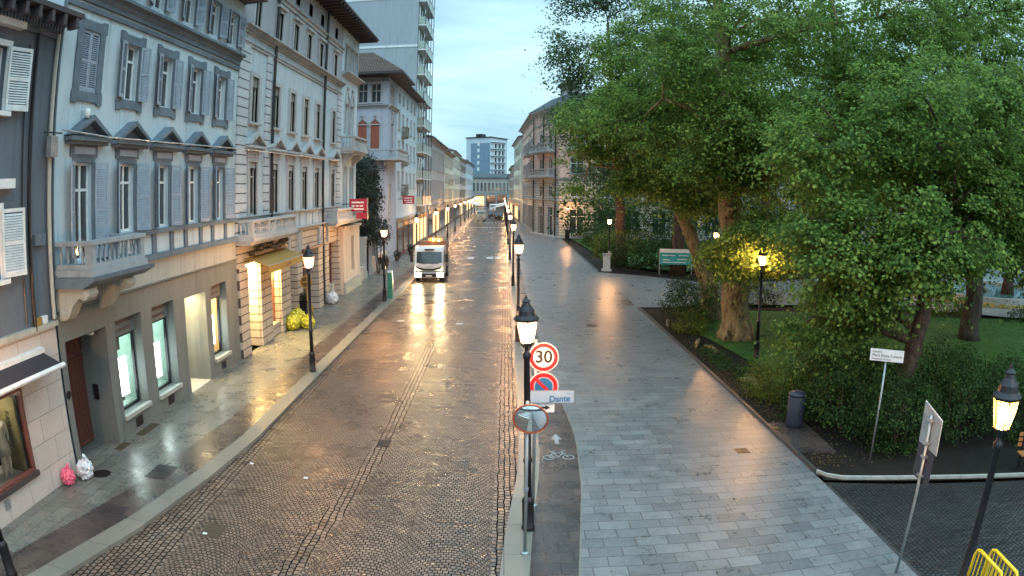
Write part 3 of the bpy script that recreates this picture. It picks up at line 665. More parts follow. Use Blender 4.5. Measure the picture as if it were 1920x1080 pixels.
# bank openings
def bankwin(a, e, z0, yellow=False):
    g_ = MB(); d = -.32
    g_.fb(LF, a, a + .06, z0, 2.72, d - .04, d + .04); g_.fb(LF, e - .06, e, z0, 2.72, d - .04, d + .04); g_.fb(LF, a + .06, e - .06, 2.66, 2.72, d - .04, d + .04); g_.fb(LF, a + .06, e - .06, z0, z0 + .06, d - .04, d + .04)
    o = g_.build('display_window', 'dark', b); MB().add([LF(a + .06, z0, d), LF(e - .06, z0, d), LF(e - .06, 2.7, d), LF(a + .06, 2.7, d)], [(0, 1, 2, 3)]).build('pane', 'glass', o)
    r = MB(); r.fb(LF, a - .1, e + .3, z0 - .1, 2.9, -1.65, -1.6); r.fb(LF, a - .1, e + .3, z0 - .1, z0, -1.6, -.37); r.fb(LF, e + .25, e + .3, z0, 2.9, -1.6, -.37); r.fb(LF, a - .15, a - .1, z0, 2.9, -1.6, -.37); r.fb(LF, a - .1, e + .25, 2.85, 2.9, -1.6, -.37)
    r.build('window_interior', 'ywall' if yellow else 'gwall', o)
    MB().fb(LF, a + .2, e, 2.76, 2.8, -1.2, -.6).build('strip_light', 'warmL' if yellow else 'tealL', o)
    MB().fb(LF, a + .72, a + 1.22, z0 + .3, z0 + 1.4, -.5, -.45).build('screen', 'screen', o)
    MB().fb(LF, a + .85, a + 1.3, z0 + 1.55, z0 + 2.0, -.75, -.7).build('poster', 'brz', o)
    MB().fb(LF, a + .7, e - .1, z0 + .001, z0 + .45, -1.2, -.8).build('display_stand', 'darkint', o)
    MB().fb(LF, a, e, 2.73, 3.245, -.3, -.2).build('sign_panel', 'bank', o)
    MB().fb(LF, a - .05, e + .05, z0 - .12, z0 - .001, .0, .14).build('sill', 'cream', o)
    MB().fb(LF, a + .55, a + 1.0, .1, .38, .051, .06).build('vent', 'dark', o)
    for t, z in (('BANCA DI CREDITO', 3.1), ('COOPERATIVO', 2.88)): text(t, .145, 'maroon', o, face_mtx(LF((a + e) / 2, z, -.195), (0, 1), (1, 0)))
bankwin(15.92, 17.43, .62); bankwin(18.17, 19.68, .57); bankwin(22.82, 24.23, .62, True)
r = MB(); r.fb(LF, 20.4, 22.5, -.02, .005, -1.4, .04); r.fb(LF, 20.5, 20.55, 0, 3.15, -1.3, -1.25); r.build('entrance_floor', 'cream', b)
MB().fb(LF, 20.45, 22.4, .0, 3.2, -1.4, -1.32).build('entrance_door', 'ywall', b); MB().fb(LF, 20.75, 22.1, 3.1, 3.14, -1.0, -.3).build('entrance_light', 'warmL', b)
MB().fb(LF, 20.9, 21.6, 1.1, 2.0, -1.315, -1.28).build('cash_machine', 'screen', b)
dr = MB(); dr.fb(LF, 13.35, 15.4, 0, 3.2, -1.0, -.95); do = dr.build('entrance_gate', 'maroon', b)
gr = MB()
for i in range(15): s = 13.45 + i * .135; gr.tube([LF(s, .1, -.88), LF(s, 2.4, -.88)], .018, 6)
for z in (.1, .9, 2.4, 3.1): gr.fb(LF, 13.4, 15.35, z - .03, z + .03, -.92, -.85)
for i in range(6):
    c = LF(13.65 + i * .32, 2.75, -.88); pts = [(c[0], c[1] + .14 * math.cos(t), c[2] + .2 * math.sin(t)) for t in np.linspace(0, 2 * pi, 13)]; gr.tube(pts, .015, 5)
gr.build('grille', 'dred', do)
MB().fb(LF, 14.9, 15.06, 3.06, 3.12, -.3, -.15).build('door_camera', 'white', b)
it = MB(); q = Fr(LF(15.39, 0, 0)[:2], (-1, 0), (0, -1)); it.fb(q, .45, .63, 1.2, 1.62, .0, .03); it.build('intercom_panel', 'dark', b)
tag(MB().lathe((0, 0, 0), [(.1, 0), (.1, .02)], 20).build('house_plaque', 'dark'), 'round dark plaque on the grey stone pier left of the bank doorway', 'plaque').matrix_basis = face_mtx(LF(13.22, 1.95, .052), (0, 1), (1, 0))
roof(LF, b, A0, A1, 14.1, 12, 2.2, 1.0, 'tile', 2)
downpipe(LF, b, 13.14, 4.9, 14, .06, 'trim', .04)
cm = empty('wall_camera', LF(14.42, 8.65, .1), 'small white security camera on the pale blue wall above the first pediment', 'camera')
MB().tube([LF(14.42, 8.72, .02), LF(14.42, 8.72, .2)], .02, 8).build('arm', 'white', cm); MB().lathe(LF(14.42, 8.5, .22), [(.05, 0), (.08, .08), (.08, .2), (.04, .24)], 12).build('housing', 'white', cm, True)
cb = MB(); cb.tube([LF(13.2, 8.14, .3), LF(15.3, 8.05, .36), LF(17.6, 8.06, .36), LF(21, 8.1, .36), LF(25.2, 8.16, .36), LF(30, 8.2, .36), LF(38, 8.26, .36), LF(43, 8.3, .3)], .022, 6); tag(cb.build('cable', 'galv'), 'long grey cable strung across the pale facades at pediment height', 'cable')

# ------------------------------------------------------------------ building 3 : palazzo
b = bld('palazzo', (-10.4, 34, 0), 'long four-storey palazzo with quoins, painted top frieze, red-brown shop bays and deep dark eaves')
A0, A1 = 25.45, 43.3
u1 = [27.6, 30.4, 33.0, 35.45, 37.9, 41.5]; u2 = [27.6, 30.86, 33.2, 35.7, 38.4, 41.95]; u3 = [27.2, 30.3, 32.95, 35.4, 37.9, 41.4]
u1 = [27.45, 30.35, 32.9, 35.3, 37.75, 41.4]
H = [(c - .48, c + .48, 5.56, 7.75) for c in u1] + [(c - .42, c + .42, 9.4, 11.3) for c in u1] + [(c - .42, c + .42, 13.35, 14.85) for c in u3] + [(c - .35, c + .35, 15.9, 16.6) for c in u3]
MB().wall(LF, A0, A1, 4.55, 13.1, H).build('wall', 'b3wall', b); MB().wall(LF, A0, A1, 13.1, 17.2, H).build('upper_wall', 'deco', b); shell(LF, b, A0, A1, 0, 17.2, 12, 'b3wall')
for i, c in enumerate(u1):
    wo = win(LF, b, c - .48, c + .48, 5.56, 7.75, .15, .07, 'b3trim', 'cream', sill=False, dep=.12)
    bl_ = MB(); bl_.fb(LF, c - .48, c + .48, 7.5, 7.74, -.09, -.03); bl_.build('blind_box', 'b3trim', wo); pediment(LF, c, 8.3, 1.08, wo, 'b3trim')
    MB().fb(LF, c - .7, c + .7, 7.91, 8.2, .002, .06).build('frieze_panel', 'deco', wo)
    wo = win(LF, b, c - .42, c + .42, 9.4, 11.3, .2, .08, 'b3trim', 'cream', dep=.12, transom=.8, mull=True); MB().fb(LF, c - .42, c + .42, 10.9, 11.29, -.08, -.03).build('roller_shutter', 'olive', wo)
for c in u3:
    wo = win(LF, b, c - .42, c + .42, 13.35, 14.85, .16, .07, 'b3trim', 'cream', sill=False, head=.14, dep=.12, transom=0)
    win(LF, b, c - .35, c + .35, 15.9, 16.6, .0, .0, 'b3trim', 'soffit', sill=False, mull=False, transom=0)
for a, e in ((25.47, 26.6), (28.85, 29.5), (42.35, 43.28)): MB().fb(LF, a, e, 4.8, 12.75, .001, .07).build('quoins', 'quoin', b)
cornice(LF, b, A0, A1, 13.0, .28, .4, 'b3trim', dent=.1); cornice(LF, b, A0, A1, 12.5, .16, .12, 'b3trim', 'string_course'); cornice(LF, b, A0, A1, 15.35, .25, .2, 'b3trim', 'upper_string_course')
cornice(LF, b, A0, A1, 5.38, .16, .16, 'b3trim', 'sill_course'); cornice(LF, b, 31.6, A1, 4.5, .22, .3, 'b3trim', 'ledge')
pn = MB()
for s in np.arange(31.9, 43, 1.25): pn.fb(LF, s, s + .16, 4.72, 5.38, 0, .05)
pn.split('panel_strip', 'b3trim', b)
balcony(LF, b, 25.55, 31.5, 4.75, 5.42, .75, 'b3trim', .26, .07, posts=[27.6, 28.4])
balcony(LF, b, 39.5, 46.9, 4.75, 5.42, .8, 'b3trim', .26, .07, posts=[43.2])
m = MB()
for s in (32.2, 33.9, 34.3, 37.9, 38.3, 39.9): m.fb(LF, s, s + .28, 3.5, 4.49, .0, .16)
m.split('wall_pilaster', 'b3trim', b)
gh = [(26.55, 27.95, 0, 3.6, 1.6), (29.5, 30.8, .55, 3.6, 1.2), (32.35, 33.5, 0, 3.45, .5), (34.55, 37.6, 0, 3.45, .45), (40.1, 42.5, 0, 3.4, .4)]
MB().wall(LF, A0, A1, 0, 4.55, gh, d=.02).build('ground_floor_wall', 'rust', b)
for a, e in ((25.5, 26.5), (28.0, 29.45), (30.85, 32.3), (33.55, 34.5), (37.65, 38.6), (39.2, 40.05), (42.5, 43.28)): MB().fb(LF, a, e, 0, 3.55, .021, .14).build('pier', 'rust', b)
# lit food shop
sp = MB(); sp.fb(LF, 26.0, 31.6, -.02, .0, -4, 0); sp.fb(LF, 25.6, 31.8, 0, 3.7, -4.05, -4); sp.fb(LF, 25.6, 25.65, 0, 3.7, -4, -.02); sp.fb(LF, 31.75, 31.8, 0, 3.7, -4, -.02); sp.fb(LF, 25.6, 31.8, 3.7, 3.75, -4, -.0)
sp.build('shop_interior', 'ywall', b); MB().fb(LF, 26.4, 31, 3.1, 3.15, -1.6, -.9).build('shop_ceiling_light', 'shopl', b)
MB().fb(LF, 26.6, 27.9, 3.52, 3.56, -.6, -.1).build('pavement_fill_panel', 'shopl', b); MB().fb(LF, 29.6, 30.7, 3.52, 3.56, -.6, -.1).build('pavement_fill_panel', 'shopl', b)  # glowing panels added to throw the shop's light onto the pavement
MB().fb(LF, 26.6, 30.7, 2.5, 3.5, -1.25, -1.2).build('orange_panel', 'owood', b)
k_ = empty('shop_counter', LF(27.25, 0, -.4), 'glowing white and yellow display counter standing in the open shop doorway', 'counter')
MB().fb(LF, 26.75, 27.85, 0, 2.15, -1.5, -.75).build('cabinet', 'wlit', k_, bevel=.03)
for i, z in enumerate((.35, .8, 1.25, 1.7)): MB().fb(LF, 26.73, 27.87, z, z + .16, -1.52, -.73).build('shelf', 'ylit', k_)
MB().fb(LF, 26.65, 27.95, 2.151, 2.22, -1.55, -.65).build('top', 'dark', k_)
k_ = empty('shop_shelf', LF(30.2, 0, -.5), 'lit yellow shelving behind the second opening of the food shop', 'shelf')
for z in (.6, 1.1, 1.6, 2.1): MB().fb(LF, 29.6, 30.7, z, z + .38, -.9, -.5).build('shelf_row', 'ylit', k_)
g_ = MB()
for s in (29.5, 30.72): g_.fb(LF, s, s + .08, .55, 3.0, -.3, -.22)
g_.build('shop_window_frame', 'maroon', b)
for (a, e, z, d), mt in (((32.35, 33.5, 3.45, -.5), 'dark'), ((34.55, 37.6, 3.45, -.45), 'maroon'), ((40.1, 42.5, 3.4, -.4), 'maroon')):
    o = MB().fb(LF, a, e, 0, z, d - .05, d).build('shop_door', mt, b); q = MB()
    for s in np.linspace(a, e - .08, 4): q.fb(LF, s, s + .08, .0, z, d + .002, d + .07)
    q.fb(LF, a, e, 2.4, 2.5, d + .002, d + .075); q.build('door_frame', mt, o)
    MB().add([LF(a + .1, .9, d + .01), LF(e - .1, .9, d + .01), LF(e - .1, 2.35, d + .01), LF(a + .1, 2.35, d + .01)], [(0, 1, 2, 3)]).build('pane', 'winglass', o)
MB().fb(LF, 34.3, 38.2, 3.46, 3.56, .15, .3).build('door_canopy', 'maroon', b)
aw = empty('yellow_awning', LF(28.6, 3.6, 0), 'mustard yellow awning spread over the lit food shop', 'awning')
a_ = MB(); a_.prism(Fr((-10.4, 26.2), (1, 0), (0, 1)), [(.15, 3.9), (1.15, 3.58), (1.15, 3.56), (.15, 3.87)], 0, 5.1); a_.build('canvas', 'awy', aw)
MB().fb(LF, 26.2, 31.3, 3.28, 3.57, 1.13, 1.15).build('valance', 'awy', aw); text('CREMI', .24, 'maroon', aw, face_mtx(LF(28.9, 3.42, 1.156), (0, 1), (1, 0)))
MB().tube([LF(26.2, 3.58, 1.14), LF(31.3, 3.58, 1.14)], .025, 6).build('front_bar', 'galv', aw)
og = MB()
for i, s in enumerate(np.linspace(27.4, 31.0, 9)): og.lathe(LF(s, 4.05 + .12 * math.sin(i), .35), [(.05, 0), (.16, .1), (.12, .22), (.02, .3)], 7)
og.fb(LF, 26.7, 31.2, 3.95, 4.1, .12, .4); og.build('carved_ornament', 'brz', b)
roof(LF, b, A0, 48.4, 17.2, 12, 2.5, 1.35, 'tile', 3)
rf = MB()
for s in np.arange(25.8, 48.3, .7): rf.fb(LF, s, s + .12, 17.02, 17.2, .0, 1.3)
rf.split('rafter_end', 'soffit', b)
downpipe(LF, b, 29.72, 3.9, 17.1, .12, 'dark', .07); downpipe(LF, b, 38.75, .1, 17.1, .14, 'dark', .075)
# gothic end bay
A0, A1 = 43.3, 48.3
H = [(44.3, 45.3, 5.0, 8.0), (46.3, 47.3, 5.0, 8.0), (44.5, 45.5, 10.2, 12.2), (46.0, 47.0, 10.2, 12.2), (44.0, 45.2, 14.3, 16.1), (45.5, 46.6, 14.3, 16.1), (46.9, 47.9, 14.3, 16.1)]
MB().wall(LF, A0, A1, 4.3, 17.2, H).build('end_bay_wall', 'b5wall', b); shell(LF, b, A0, A1, 4.3, 17.2, 12, 'violet', 'end_bay_side_wall')
for h in H: win(LF, b, h[0], h[1], h[2], h[3], .09, .05, 'b3trim', 'cream', sill=False, transom=0)
def ogee(F, c, z, hw, h, parent, mat='b3trim', w=.09):
    m = MB(); P = [(-hw, 0), (-hw, h * .25), (-hw * .8, h * .5), (-hw * .4, h * .7), (-.03, h)]
    for s in (-1, 1):
        m.tube([F(c + s * x, z + y, .08) for x, y in P], w * .6, 6)
    m.lathe(F(c, z + h, .1), [(.03, 0), (.05, .1), (.12, .2), (.12, .28), (.03, .4)], 8); return m.build('gothic_arch', mat, parent)
for c in (45.0, 46.5): ogee(LF, c, 12.1, .55, .9, b)
cornice(LF, b, A0, A1, 13.85, .3, .5, 'b3trim', 'loggia_ledge'); balcony(LF, b, 43.6, 47.8, 9.15, 9.95, .9, 'b3trim', .2, .055)
m = MB()
for s in (44.1, 47.0): m.extr(LF, [(0, 8.9), (.8, 8.9), (.6, 8.6), (.2, 8.3), (0, 8.0)], s, s + .25)
m.split('balcony_bracket', 'b3trim', b)
w_ = MB().wall(LF, 42.95, 47.9, 0, 4.1, [(45.3, 46.1, 1.3, 3.5, .15)], d=.35); w_.fb(LF, 42.95, 47.9, 4.1, 4.25, 0, .5); w_.add([LF(42.95, 0, .35), LF(42.95, 4.1, .35), LF(42.95, 4.1, 0), LF(42.95, 0, 0)], [(0, 1, 2, 3)]); w_.add([LF(47.9, 0, .35), LF(47.9, 4.1, .35), LF(47.9, 4.1, -10), LF(47.9, 0, -10)], [(0, 1, 2, 3)])
w_.build('porch_wall', 'ivorystone', b); MB().fb(LF, 42.9, 47.98, 0, .75, .351, .45).build('porch_plinth', 'cream', b); MB().fb(LF, 45.3, 46.1, 1.3, 3.5, .15, .2).build('tall_window', 'winglass', b)
for s, sc in ((43.9, 1), (67.5, .95)):
    o = empty('hanging_sign', LF(s, 5.5, .9), 'red hanging shop sign on the gothic end bay of the palazzo' if sc == 1 else 'dark red hanging shop sign on the light blue building beyond the ivy', 'sign')
    D = .55; q = Fr(LF(s, 0, D)[:2], (1, 0), (0, -1)); MB().fb(q, 0, 1.15 * sc, 5.15, 5.95, -.07, .07).build('panel', 'sred', o, bevel=.02)
    MB().fb(q, 1.15 * sc, 1.2 * sc, 4.6, 6.0, -.05, .05).build('bracket', 'galv', o); MB().fb(q, -.5, 0, 5.6, 5.65, -.02, .02).build('arm', 'dark', o)
    if sc == 1: MB().fb(q, .45, 1.14, 4.7, 5.08, -.06, .06).build('lower_panel', 'sred', o)
    l_ = MB(); 
    for a, e, z in ((.15, .95, 5.72), (.15, .35, 5.5), (.42, .62, 5.5), (.68, .9, 5.5), (.3, .95, 5.3)): l_.fb(q, a, e, z - .045, z + .045, .071, .076)
    l_.build('lettering', 'rwhite', o)
# ------------------------------------------------------------------ courtyard and small venetian house
b = bld('loggia_house', (-12, 64, 0), 'small violet-grey venetian house with a tiled roof, corner loggia, pointed arches and wrap-around balcony')
Q = Fr((-18, 61.5), (1, 0), (0, -1)); X = lambda x: x + 18
H = [(X(-13.2), X(-12.3), 14.35, 16.1), (X(-12.0), X(-11.1), 14.35, 16.1), (X(-13.1), X(-12.3), 10.2, 12.3), (X(-11.95), X(-11.15), 10.2, 12.3), (X(-13.2), X(-12.2), 4.2, 7.2)]
MB().wall(Q, 0, 7.6, 0, 16.7, H).build('wall', 'violet', b)
S4 = [(62.4, 63.2, 14.35, 16.1), (63.6, 64.4, 14.35, 16.1), (63.0, 64.1, 10.2, 12.6), (62.4, 63.4, 4.6, 7.0)]
MB().wall(LF, 61.5, 66.5, 0, 16.7, S4).build('street_wall', 'violet', b); shell(LF, b, 61.5, 66.49, 0, 16.7, 8, 'violet', near=False)
for h in H[:2]: win(Q, b, *h, .12, .08, 'b3trim', 'cream', transom=.62, dep=.25)
for h in H[2:4]:
    wo = win(Q, b, *h, .1, .06, 'b3trim', 'redbrown', sill=False, transom=0, dep=.05, glass='redbrown'); ogee(Q, (h[0] + h[1]) / 2, 12.2, .5, .7, wo)
    MB().prism(Q, [(h[0], 12.3), (h[1], 12.3), (h[1] - .12, 12.6), ((h[0] + h[1]) / 2, 12.85), (h[0] + .12, 12.6)], .002, .04).build('arch_panel', 'redbrown', wo)
win(Q, b, *H[4], .12, .06, 'b3trim')
for h in S4: win(LF, b, *h, .1, .06, 'b3trim', 'cream', transom=.6)
ogee(LF, 63.55, 12.5, .5, .8, b)
cornice(Q, b, X(-14), X(-10.4), 13.85, .28, .35, 'b3trim', 'loggia_ledge'); cornice(LF, b, 61.5, 66.5, 13.85, .28, .35, 'b3trim', 'loggia_ledge')
MB().fb(Q, 0, 7.6, 16.25, 16.7, .002, .06).build('frieze', 'olive', b)
m = MB(); m.fb(Q, X(-13.8), X(-9.1), 9.1, 9.3, 0, 1.2); m.fb(LF, 61.5, 66, 9.1, 9.3, 0, 1.3); m.fb(Q, X(-13.8), X(-9.1), 9.95, 10.08, 1.0, 1.2); m.fb(LF, 60.5, 66, 9.95, 10.08, 1.1, 1.3)
balusters(m, Q, X(-13.7), X(-9.2), 9.3, 9.95, 1.1, .25, .06); balusters(m, LF, 60.5, 66, 9.3, 9.95, 1.2, .25, .06); m.build('corner_balcony', 'b3trim', b)
m = MB()
for s in (X(-12.8), X(-10.6)): m.extr(Q, [(0, 9.1), (1.0, 9.1), (.7, 8.7), (.2, 8.4), (0, 8.1)], s, s + .3)
m.split('balcony_bracket', 'b3trim', b)
rv = MB(); E0 = [(-19, 59.9), (-8.9, 59.9), (-8.9, 68), (-19, 68)]; rv.add([(x, y, 16.95) for x, y in E0] + [(-15.5, 63.9, 19.5), (-12.4, 63.9, 19.5)], [(0, 1, 5, 4), (1, 2, 5), (2, 3, 4, 5), (3, 0, 4)]); rv.build('roof', 'tile', b)
MB().slab(E0, 16.75, 16.94).build('eaves', 'soffit', b)
# courtyard wall and gate
o = empty('courtyard_wall', (-10.4, 54, 0), 'low courtyard wall with stone gate piers under the dark creeper', 'wall')
MB().fb(LF, 48, 51.2, 0, .9, -.3, .05).build('low_wall', 'ivorystone', o); MB().fb(LF, 53.6, 61.4, 0, 1.2, -.3, 0).build('low_wall', 'ivorystone', o)
for s in (51.2, 53.4, 56.2): MB().fb(LF, s, s + .5, 0, 2.9, -.35, .1).fb(LF, s - .06, s + .56, 0, .5, -.4, .16).fb(LF, s - .06, s + .56, 2.9, 3.05, -.4, .16).build('gate_pier', 'farg', o)
m = MB()
for s in np.arange(51.8, 53.4, .14): m.tube([LF(s, .1, -.1), LF(s, 2.5, -.1)], .02, 5)
m.fb(LF, 51.7, 53.4, 2.2, 2.26, -.13, -.07); m.build('gate', 'iron', o)

# light blue building, tower
b = bld('light_blue_flats', (-10.4, 73, 0), 'light blue rendered flats with dark overhanging eaves next to the violet venetian house')
H = []
for s in (67.6, 70.2, 73.2, 76.2, 79): H += [(s, s + .95, z, z + 1.6) for z in (6.7, 9.7, 12.5)] + [(s, s + .8, 15.2, 16.0)]
MB().wall(LF, 66.5, 82, 0, 16.8, H).build('wall', 'b5wall', b); shell(LF, b, 66.5, 82, 0, 16.8, 12, 'b5wall')
for i, h in enumerate(H):
    win(LF, b, *h, .07, .04, 'b3trim', 'cream', sill=True, transom=0)
for z in (6.2, 9.2, 12.0): balcony(LF, b, 70.0, 71.4, z, z + .85, .55, 'olive', .3, .03)
roof(LF, b, 66.6, 82, 16.8, 12, 2, 1.0, 'tile', 2)
def shopfronts(F, root, a, e, z=3.3, lit=(1.0, .6, .25), n=3, mat='maroon', seed=0):
    rr = random.Random(seed); L = (e - a) / n
    for i in range(n):
        s = a + L * i + .3; t = s + L - .6; k = rr.random()
        o = MB().fb(F, s, t, .1, z, .05, .12).build('shopfront', mat if k < .6 else 'olive', root)
        MB().fb(F, s + .2, t - .2, .4, z - .6, .121, .14).build('shop_window', 'winglass' if k < .55 else 'warmdim', o)
        MB().fb(F, s, t, z - .5, z - .1, .121, .2).build('shop_sign', 'cream' if k < .5 else 'owood', o)
M['warmdim'] = emit('lit_shop_window', (1.0, .62, .3), .55)
shopfronts(LF, b, 66.6, 82, 3.4, n=4, seed=3); cornice(LF, b, 66.5, 82, 3.6, .25, .5, 'b3trim', 'ledge')

b = bld('tower_block', (-16, 88, 0), 'tall grey residential tower with white floor bands and a stack of glazed corner balconies')
TH = 47; x0, x1 = -20.5, -10.6
MB().box(x0, x1, 82, 94, 0, TH).build('wall', 'towergrey', b)
m = MB()
for k in range(16):
    z = 5.0 + 3.12 * k
    if k % 2 == 0: m.box(x0 - .02, x1 + .02, 81.94, 82, z, z + .28)
m.split('floor_band', 'towerband', b)
MB().box(-30, x0, 84, 96, 0, TH - 1).build('rear_wing', 'b5wall', b)
MB().box(x0 - .1, x1 + .6, 81.9, 94.1, TH, TH + .5).build('roof', 'towerband', b)
T = Fr((x1, 0), (0, 1), (1, 0))
for k in range(14):
    z = 4.75 + 3.12 * k
    o = MB().fb(T, 82.2, 91.5, z - .12, z, 0, .95).build('balcony', 'towerband', b)
    m = MB(); m.fb(T, 82.25, 91.45, z + .05, z + 1.0, .88, .92); m.fb(T, 82.25, 82.29, z + .05, z + 1.0, .05, .88); m.build('balcony_panel', 'balpanel', o)
    m = MB()
    for s in (82.2, 85.3, 88.4, 91.4): m.fb(T, s, s + .1, z, z + 3.0, .86, .94)
    m.fb(T, 82.2, 91.5, z + 1.0, z + 1.06, .85, .95); m.build('railing_frame', 'dark', o)
    w = MB().fb(T, 82.4, 91.2, z + .1, z + 2.6, .002, .04).build('window', 'winglass', b)
    m = MB(); m.fb(T, 82.5, 83.5, z + .1, z + 2.5, .05, .09); m.fb(T, 84.6, 85.6, z + .1, z + 2.5, .05, .09); m.fb(T, 87, 88, z + .1, z + 2.5, .05, .09)
    m.prism(T, [(83.6, z + 1.6), (84.5, z + 2.6), (84.3, z + 2.7), (83.5, z + 1.8)], .6, .65); m.split('curtain', 'towerband', w)
MB().tube([(-16, 84, TH), (-16, 84, TH + 4)], .05, 6).build('antenna', 'dark', b)
shopfronts(T, b, 82.3, 93.5, 3.6, n=3, seed=5)

# ------------------------------------------------------------------ generic far facades
def row_house(name, label, a, bpt, h, depth, wall, trim, rf, floors, nb, out_left, group, ww=.95, wh=1.7, gz=4.2, shops=3, seed=0, shut=None, balc=(), roofr=2.0, over=.7, cols=False, blinds=False):
    F, L = fr_between(a, bpt, out_left); c = ((a[0] + bpt[0]) / 2, (a[1] + bpt[1]) / 2, 0)
    o = bld(name, c, label, group); H = []; step = (L - .8) / nb; fh = (h - gz - .5) / floors
    for f in range(floors):
        for i in range(nb):
            s = .4 + step * (i + .5); z = gz + .75 + fh * f; H.append((s - ww / 2, s + ww / 2, z, z + min(wh, fh - .9)))
    MB().wall(F, 0, L, gz, h, H).build('wall', wall, o); MB().wall(F, 0, L, 0, gz, d=.03).build('ground_floor_wall', trim, o); shell(F, o, 0, L, 0, h, depth, wall)
    rr = random.Random(seed)
    for i, q in enumerate(H):
        w = MB(); t = .12
        w.fb(F, q[0] - t, q[0], q[2], q[3] + t, .002, .06); w.fb(F, q[1], q[1] + t, q[2], q[3] + t, .002, .06); w.fb(F, q[0], q[1], q[3], q[3] + t, .002, .06); w.fb(F, q[0] - .15, q[1] + .15, q[2] - .12, q[2] - .001, 0, .14)
        w.fb(F, (q[0] + q[1]) / 2 - .04, (q[0] + q[1]) / 2 + .04, q[2], q[3], -.16, -.1)
        wo = w.build('window', trim, o); MB().add([F(q[0], q[2], -.18), F(q[1], q[2], -.18), F(q[1], q[3], -.18), F(q[0], q[3], -.18)], [(0, 1, 2, 3)]).build('pane', 'winglass' if rr.random() < .85 else 'b3trim', wo)
        if shut: m = MB(); m.fb(F, q[0] - .62, q[0] - .14, q[2], q[3], .07, .11); m.fb(F, q[1] + .14, q[1] + .62, q[2], q[3], .07, .11); m.split('shutter', shut, wo)
    cornice(F, o, 0, L, h - .35, .4, .5, trim); cornice(F, o, 0, L, gz - .1, .22, .25, trim, 'string_course')
    for f, i in balc:
        s = .4 + step * (i + .5); z = gz + .6 + fh * f; balcony(F, o, s - .9, s + .9, z, z + .9, .8, trim, .3, .04)
    roof(F, o, 0, L, h + .05, depth, roofr, over, rf, min(3, L * .3))
    if shops: shopfronts(F, o, .3, L - .3, gz - .6, n=shops, seed=seed)
    return o
GL = 'houses lining the far left side of the street'; GR = 'houses lining the far right side of the street'
row_house('classical_house', 'long grey classical facade with arched row of tall windows, first beyond the tower', (-10.4, 94), (-10.6, 122), 13.6, 14, 'farg', 'b3trim', 'tile', 2, 12, False, GL, 1.1, 2.8, 4.4, 5, 1)
row_house('corner_house', 'pale green-white house with a lower pitched roof, second beyond the tower', (-10.7, 123), (-11.0, 146), 13.3, 12, 'grn', 'cream', 'olive', 3, 7, False, GL, shops=4, seed=2, balc=((1, 3),))
row_house('corner_house', 'taller pale greenish house with balconies, third beyond the tower', (-11.0, 146.3), (-11.3, 172), 14.6, 12, 'grn', 'farg', 'tile', 3, 7, False, GL, shops=4, seed=4, balc=((1, 2), (2, 4)))
row_house('corner_house', 'grey house with dark shutters, fourth beyond the tower', (-11.3, 172.3), (-11.7, 204), 14.2, 12, 'farg', 'cream', 'tile', 3, 8, False, GL, shops=5, seed=6, shut='olive', balc=((0, 3), (1, 3)))
row_house('corner_house', 'last pale grey house of the left row before the end of the street', (-11.8, 204.3), (-12.2, 262), 15.2, 14, 'b5wall', 'farg', 'olive', 3, 14, False, GL, shops=7, seed=8)
row_house('station_building', 'low cream building with a colonnaded upper gallery closing the far end of the street', (-26, 284), (14, 284), 11.5, 12, 'cream', 'farg', 'slate', 1, 26, False, None, .8, 3.4, 5.4, 9, 9, roofr=1.8)
F, L = fr_between((-18.6, 330), (-7.2, 324), False)
b = bld('blue_apartment_block', (-12, 335, 0), 'blue high-rise apartment block with a white balconied side rising behind the end of the street')
MB().fb(F, 0, L, 0, 31, -16, 0).build('wall', 'bluew', b); MB().fb(F, 2.6, L - .3, 0, 28.5, .01, .15).build('blue_cladding', 'blueglass', b)
m = MB()
for k in range(9): m.fb(F, 6, 7.2, 4 + k * 2.9, 5.6 + k * 2.9, .16, .2)
m.split('stair_window', 'towerband', b); MB().fb(F, 4, 7, 31, 33, -6, -2).build('roof_hut', 'dark', b); MB().fb(F, -.5, L + .5, 31, 31.4, -16.4, .4).build('roof', 'dark', b)
F2, L2 = fr_between((-7.2, 324), (-.5, 332), False)
m = MB().wall(F2, 0, L2, 0, 29.5, [(i * 2.55 + .4, i * 2.55 + 2.3, 3.2 * k + 3.6, 3.2 * k + 5.8) for k in range(8) for i in range(4)], depth=.8); m.build('balcony_wall', 'towerband', b)
MB().fb(F2, .1, L2 - .1, 3, 29.4, -.9, -.81).build('balcony_glazing', 'winglass', b)
m = MB()
for k in range(9): m.fb(F2, -.3, L2 + .3, 3.2 * k + 3.3, 3.2 * k + 3.55, 0, .9)
m.build('balcony', 'bluew', b)

